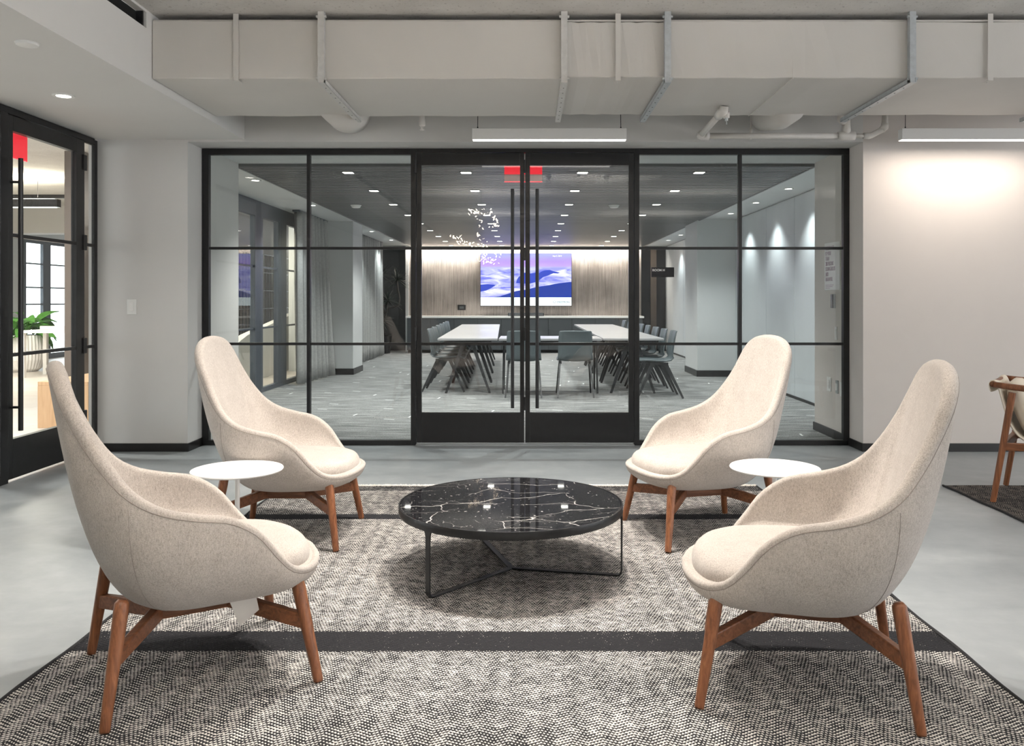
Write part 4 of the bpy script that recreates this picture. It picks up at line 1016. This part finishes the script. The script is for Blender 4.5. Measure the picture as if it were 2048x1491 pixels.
for j, yy in enumerate((8.85, 11.18, 15.4, 17.6)):
    round_downlight('round downlight, %s along the left window side' % ORD[j], -2.93, yy, ZL, .06, 'downlights on the window side')
    spot('window_side_light', (-2.93, yy, 2.46), 45, 120, .6, .04, color=(.95, 1, 1))
for k, (xx, yy) in enumerate(((-2.30, 11.0), (1.14, 11.0))):
    t = thing('smoke_detector', ('round white detector disc on the left part of the slat ceiling', 'round white detector disc on the right part of the slat ceiling')[k], 'detector', (xx, yy, 2.478))
    MB().lathe([(.04, -.035), (.055, -.03), (.065, -.008), (.065, 0)], 24).build('cover', M['plastic'], t, auto=True)
    MB().lathe([(.072, -.006), (.072, 0)], 24).build('base', M['plastic'], t, auto=True)

# ------------------------------------------------------------------ curtains
def curtain(label, x, y0, y1, n, flare):
    t = thing('curtain', label, 'curtain', (x, y0, 0))
    rows = []; m = n*8
    for z in (.02, .25, .6, 1.0, 1.5, 2.0, 2.35, 2.48):
        f = 1-z/2.48; row = []
        for k in range(m+1):
            u = k/m; ph = 2*PI*n*u
            row.append((.075*math.sin(ph+.8*math.sin(u*11)) + .02*f*math.sin(u*23+z) + flare*f*u*.35, (y1-y0)*u*(1+flare*f*.12), z))
        rows.append(row)
    o = MB().loft(rows, False).build('drape', M['curtain'], t, smooth=True)
    mo = o.modifiers.new('thick', 'SOLIDIFY'); mo.thickness = .006
    MB().box(-.05, .05, -.05, y1-y0+.05, 2.47, 2.495).build('track', M['slate'], t)
curtain('grey floor-length curtain gathered beside the left column', -3.30, 11.75, 13.3, 8, .35)
curtain('grey floor-length curtain behind the left column near the plant', -3.28, 14.9, 18.25, 13, .1)

# ------------------------------------------------------------------ dracaena
def rosette(b, c, n, ln, seed):
    rnd = random.Random(seed); c = Vector(c)
    for i in range(n):
        a = rnd.uniform(0, 2*PI); el = rnd.uniform(-.5, 1.45); l = ln*rnd.uniform(.7, 1.1)
        d = Vector((math.cos(a)*math.cos(el), math.sin(a)*math.cos(el), math.sin(el))); s = d.cross(Vector((0, 0, 1))).normalized()
        p = []
        for k in range(5):
            u = k/4; q = c + d*l*u - Vector((0, 0, 1))*.25*l*u*u; wv = .016*(1-u)**.6+.001; p.append((q-s*wv, q + Vector((0, 0, .004)), q+s*wv))
        b.loft([list(r) for r in p], False)
t = thing('dracaena_plant', 'tall dark dracaena plant with spiky heads in the far left corner', 'plant', (-3.32, 18.85, 0))
MB().lathe([(.16, 0), (.20, .38), (.21, .40), (.185, .40), (.18, .36)], 24).build('pot', M['device'], t, auto=True)
MB().tube([(0, 0, .3), (.02, 0, .9), (-.02, 0, 1.3), (-.03, 0, 1.78)], [.03, .026, .022, .018], 8).build('trunk', M['trunk'], t, smooth=True)
MB().tube([(.02, 0, .88), (.12, .0, 1.02), (.26, -.02, 1.06), (.36, -.02, 1.1), (.38, -.02, 1.25), (.34, -.02, 1.45), (.32, -.02, 1.68)], [.02, .02, .019, .018, .018, .017, .016], 8).build('trunk', M['trunk'], t, smooth=True)
MB().tube([(.02, 0, .7), (.09, -.05, .95), (.12, -.05, 1.2)], [.016, .014, .012], 8).build('trunk', M['trunk'], t, smooth=True)
for c, n, ln, sd in (((-.03, 0, 1.78), 60, .38, 1), ((.32, -.02, 1.68), 60, .38, 2), ((.12, -.05, 1.2), 50, .36, 3), ((-.12, .05, 1.15), 30, .3, 4), ((-.05, -.1, .75), 34, .32, 5)):
    b = MB(); rosette(b, c, n, ln, sd); ro = b.build('leaf_rosette', M['dark_leaf'], t, smooth=True)

# ================================================================== SIDE ROOM
t = thing('potted_plant', 'leafy green plant in a ribbed white pot beyond the side door', 'plant', (-8.62, 14.1, 0))
rings = []
for r, z in ((.20, 0), (.26, .05), (.315, .2), (.325, .35), (.315, .5), (.30, .62), (.27, .62), (.26, .56)):
    rings.append([((r+.006*math.cos(k*PI))*math.cos(2*PI*k/72), (r+.006*math.cos(k*PI))*math.sin(2*PI*k/72), z) for k in range(72)])
pt = MB().loft(rings, True, True, True).build('pot', M['white'], t, smooth=False)
MB().lathe([(.26, .57), (.02, .59)], 24).build('soil', M['soil'], pt)
lf = MB()
rows = []
for k in range(7):
    u = k/6; wv = .085*math.sin(PI*min(1, u*.93+.07))**.8*(1 if u < .99 else .05); zc = .10*u - .22*u*u
    rows.append([(.30*u, -wv, zc+.02), (.30*u, 0, zc), (.30*u, wv, zc+.02)])
lmesh = lf.loft(rows, False).mesh('leaf', M['leaf'], True)
rnd = random.Random(5)
for i in range(46):
    a = rnd.uniform(0, 2*PI); r = rnd.uniform(.02, .24); z = rnd.uniform(.62, .98) - r*.5
    o = link('leaf', lmesh, t, 0, (r*math.cos(a), r*math.sin(a), z), (rnd.uniform(-.5, .5), rnd.uniform(-.9, .5), a)); o.scale = (rnd.uniform(.8, 1.3),)*3
for i in range(9):
    a = 2*PI*i/9; MB().tube([(0, 0, .58), (.10*math.cos(a), .10*math.sin(a), .72), (.16*math.cos(a), .16*math.sin(a), .85)], .007, 6).build('stem', M['leaf'], t)
t = thing('white_desk', 'white work table in the side room in front of the window', 'table', (-7.2, 13.2, 0))
MB().box(-.75, 1.3, -.35, .35, .70, .74).build('table_top', M['white'], t, bevel=.004)
MB().box(-.60, 1.2, -.03, .03, .75, .80).build('cable_rail', M['plastic'], t)
for sx, sy in ((-.7, -.3), (-.7, .3), (1.25, -.3), (1.25, .3)): MB().box(sx-.03, sx+.03, sy-.03, sy+.03, 0, .70).build('leg', M['white'], t)
t = thing('wooden_bench', 'pale oak block bench behind the side door glass', 'bench', (-4.42, 8.05, 0))
MB().box(-.24, .24, -.22, .84, .40, .44).build('seat', M['oak'], t, bevel=.004)
for y0 in (-.22, .80): MB().box(-.24, .24, y0, y0+.04, 0, .40).build('end_panel', M['oak'], t, bevel=.002)
t = thing('side_room_pendant', 'black and glowing linear lamp under the side room ceiling', 'lamp', (-7.6, 11.6, 2.52), math.radians(0))
MB().box(-1.5, 1.0, -.05, .05, 0, .11).build('housing', M['device'], t, bevel=.004)
MB().box(-1.45, .95, -.04, .04, -.006, 0).build('diffuser', M['pend_led'], t)
MB().box(-1.45, .95, -.04, .04, .11, .116).build('upper_diffuser', M['pend_led'], t)
for xx in (-1.2, .7): MB().tube([(xx, 0, .11), (xx, 0, .42)], .003, 6).build('cable', M['device'], t)
area('side_room_light', (-7.85, 11.6, 2.66), 90, 2.4, .1, (1, .88, .7), (PI, 0, 0))
area('side_room_light', (-7.85, 11.6, 2.50), 90, 2.4, .1, (1, .92, .8))
area('side_room_light', (-4.3, 12.5, 2.8), 75, 1.0, .3, (1, .88, .72))
area('side_room_light', (-6.0, 7.0, 2.9), 100, 1.2, .3, (1, .95, .9))
t = thing('ceiling_track', 'black surface track on the side room ceiling', 'track', (-7.3, 13.6, 2.95))
MB().box(-1.2, 1.4, -.03, .03, -.06, 0).build('rail', M['device'], t)
for xx in (-.6, .3): MB().tube([(xx, 0, -.06), (xx, 0, -.16)], .03, 10).build('track_head', M['device'], t)
# wire grid on the brown wall and the white parapet in front of it
t = thing('wire_grid', 'black wire grid screen on the brown wall past the folding doors', 'screen', (-5.16, 9.8, 0))
for i in range(52): MB().box(-.006, .006, i*.17-.006, i*.17+.006, .35, 2.1).build('bar', M['device'], t)
for z in (.35, .7, 1.05, 1.4, 1.75, 2.1): MB().box(-.008, .008, 0, 8.7, z-.007, z+.007).build('cross_bar', M['device'], t)
t = thing('white_parapet', 'white sloping parapet outside the folding glass doors', 'parapet', (-4.15, 9.0, 0))
MB().prism([(0, 0, 0), (0, 5.6, 0), (0, 5.6, .98), (0, 3.2, .70), (0, 2.4, .52), (0, 0, .50)], (-.12, 0, 0)).build('wall', M['white'], t, bevel=.004)

# ------------------------------------------------------------------ chandelier over the lounge (seen mirrored in the glass)
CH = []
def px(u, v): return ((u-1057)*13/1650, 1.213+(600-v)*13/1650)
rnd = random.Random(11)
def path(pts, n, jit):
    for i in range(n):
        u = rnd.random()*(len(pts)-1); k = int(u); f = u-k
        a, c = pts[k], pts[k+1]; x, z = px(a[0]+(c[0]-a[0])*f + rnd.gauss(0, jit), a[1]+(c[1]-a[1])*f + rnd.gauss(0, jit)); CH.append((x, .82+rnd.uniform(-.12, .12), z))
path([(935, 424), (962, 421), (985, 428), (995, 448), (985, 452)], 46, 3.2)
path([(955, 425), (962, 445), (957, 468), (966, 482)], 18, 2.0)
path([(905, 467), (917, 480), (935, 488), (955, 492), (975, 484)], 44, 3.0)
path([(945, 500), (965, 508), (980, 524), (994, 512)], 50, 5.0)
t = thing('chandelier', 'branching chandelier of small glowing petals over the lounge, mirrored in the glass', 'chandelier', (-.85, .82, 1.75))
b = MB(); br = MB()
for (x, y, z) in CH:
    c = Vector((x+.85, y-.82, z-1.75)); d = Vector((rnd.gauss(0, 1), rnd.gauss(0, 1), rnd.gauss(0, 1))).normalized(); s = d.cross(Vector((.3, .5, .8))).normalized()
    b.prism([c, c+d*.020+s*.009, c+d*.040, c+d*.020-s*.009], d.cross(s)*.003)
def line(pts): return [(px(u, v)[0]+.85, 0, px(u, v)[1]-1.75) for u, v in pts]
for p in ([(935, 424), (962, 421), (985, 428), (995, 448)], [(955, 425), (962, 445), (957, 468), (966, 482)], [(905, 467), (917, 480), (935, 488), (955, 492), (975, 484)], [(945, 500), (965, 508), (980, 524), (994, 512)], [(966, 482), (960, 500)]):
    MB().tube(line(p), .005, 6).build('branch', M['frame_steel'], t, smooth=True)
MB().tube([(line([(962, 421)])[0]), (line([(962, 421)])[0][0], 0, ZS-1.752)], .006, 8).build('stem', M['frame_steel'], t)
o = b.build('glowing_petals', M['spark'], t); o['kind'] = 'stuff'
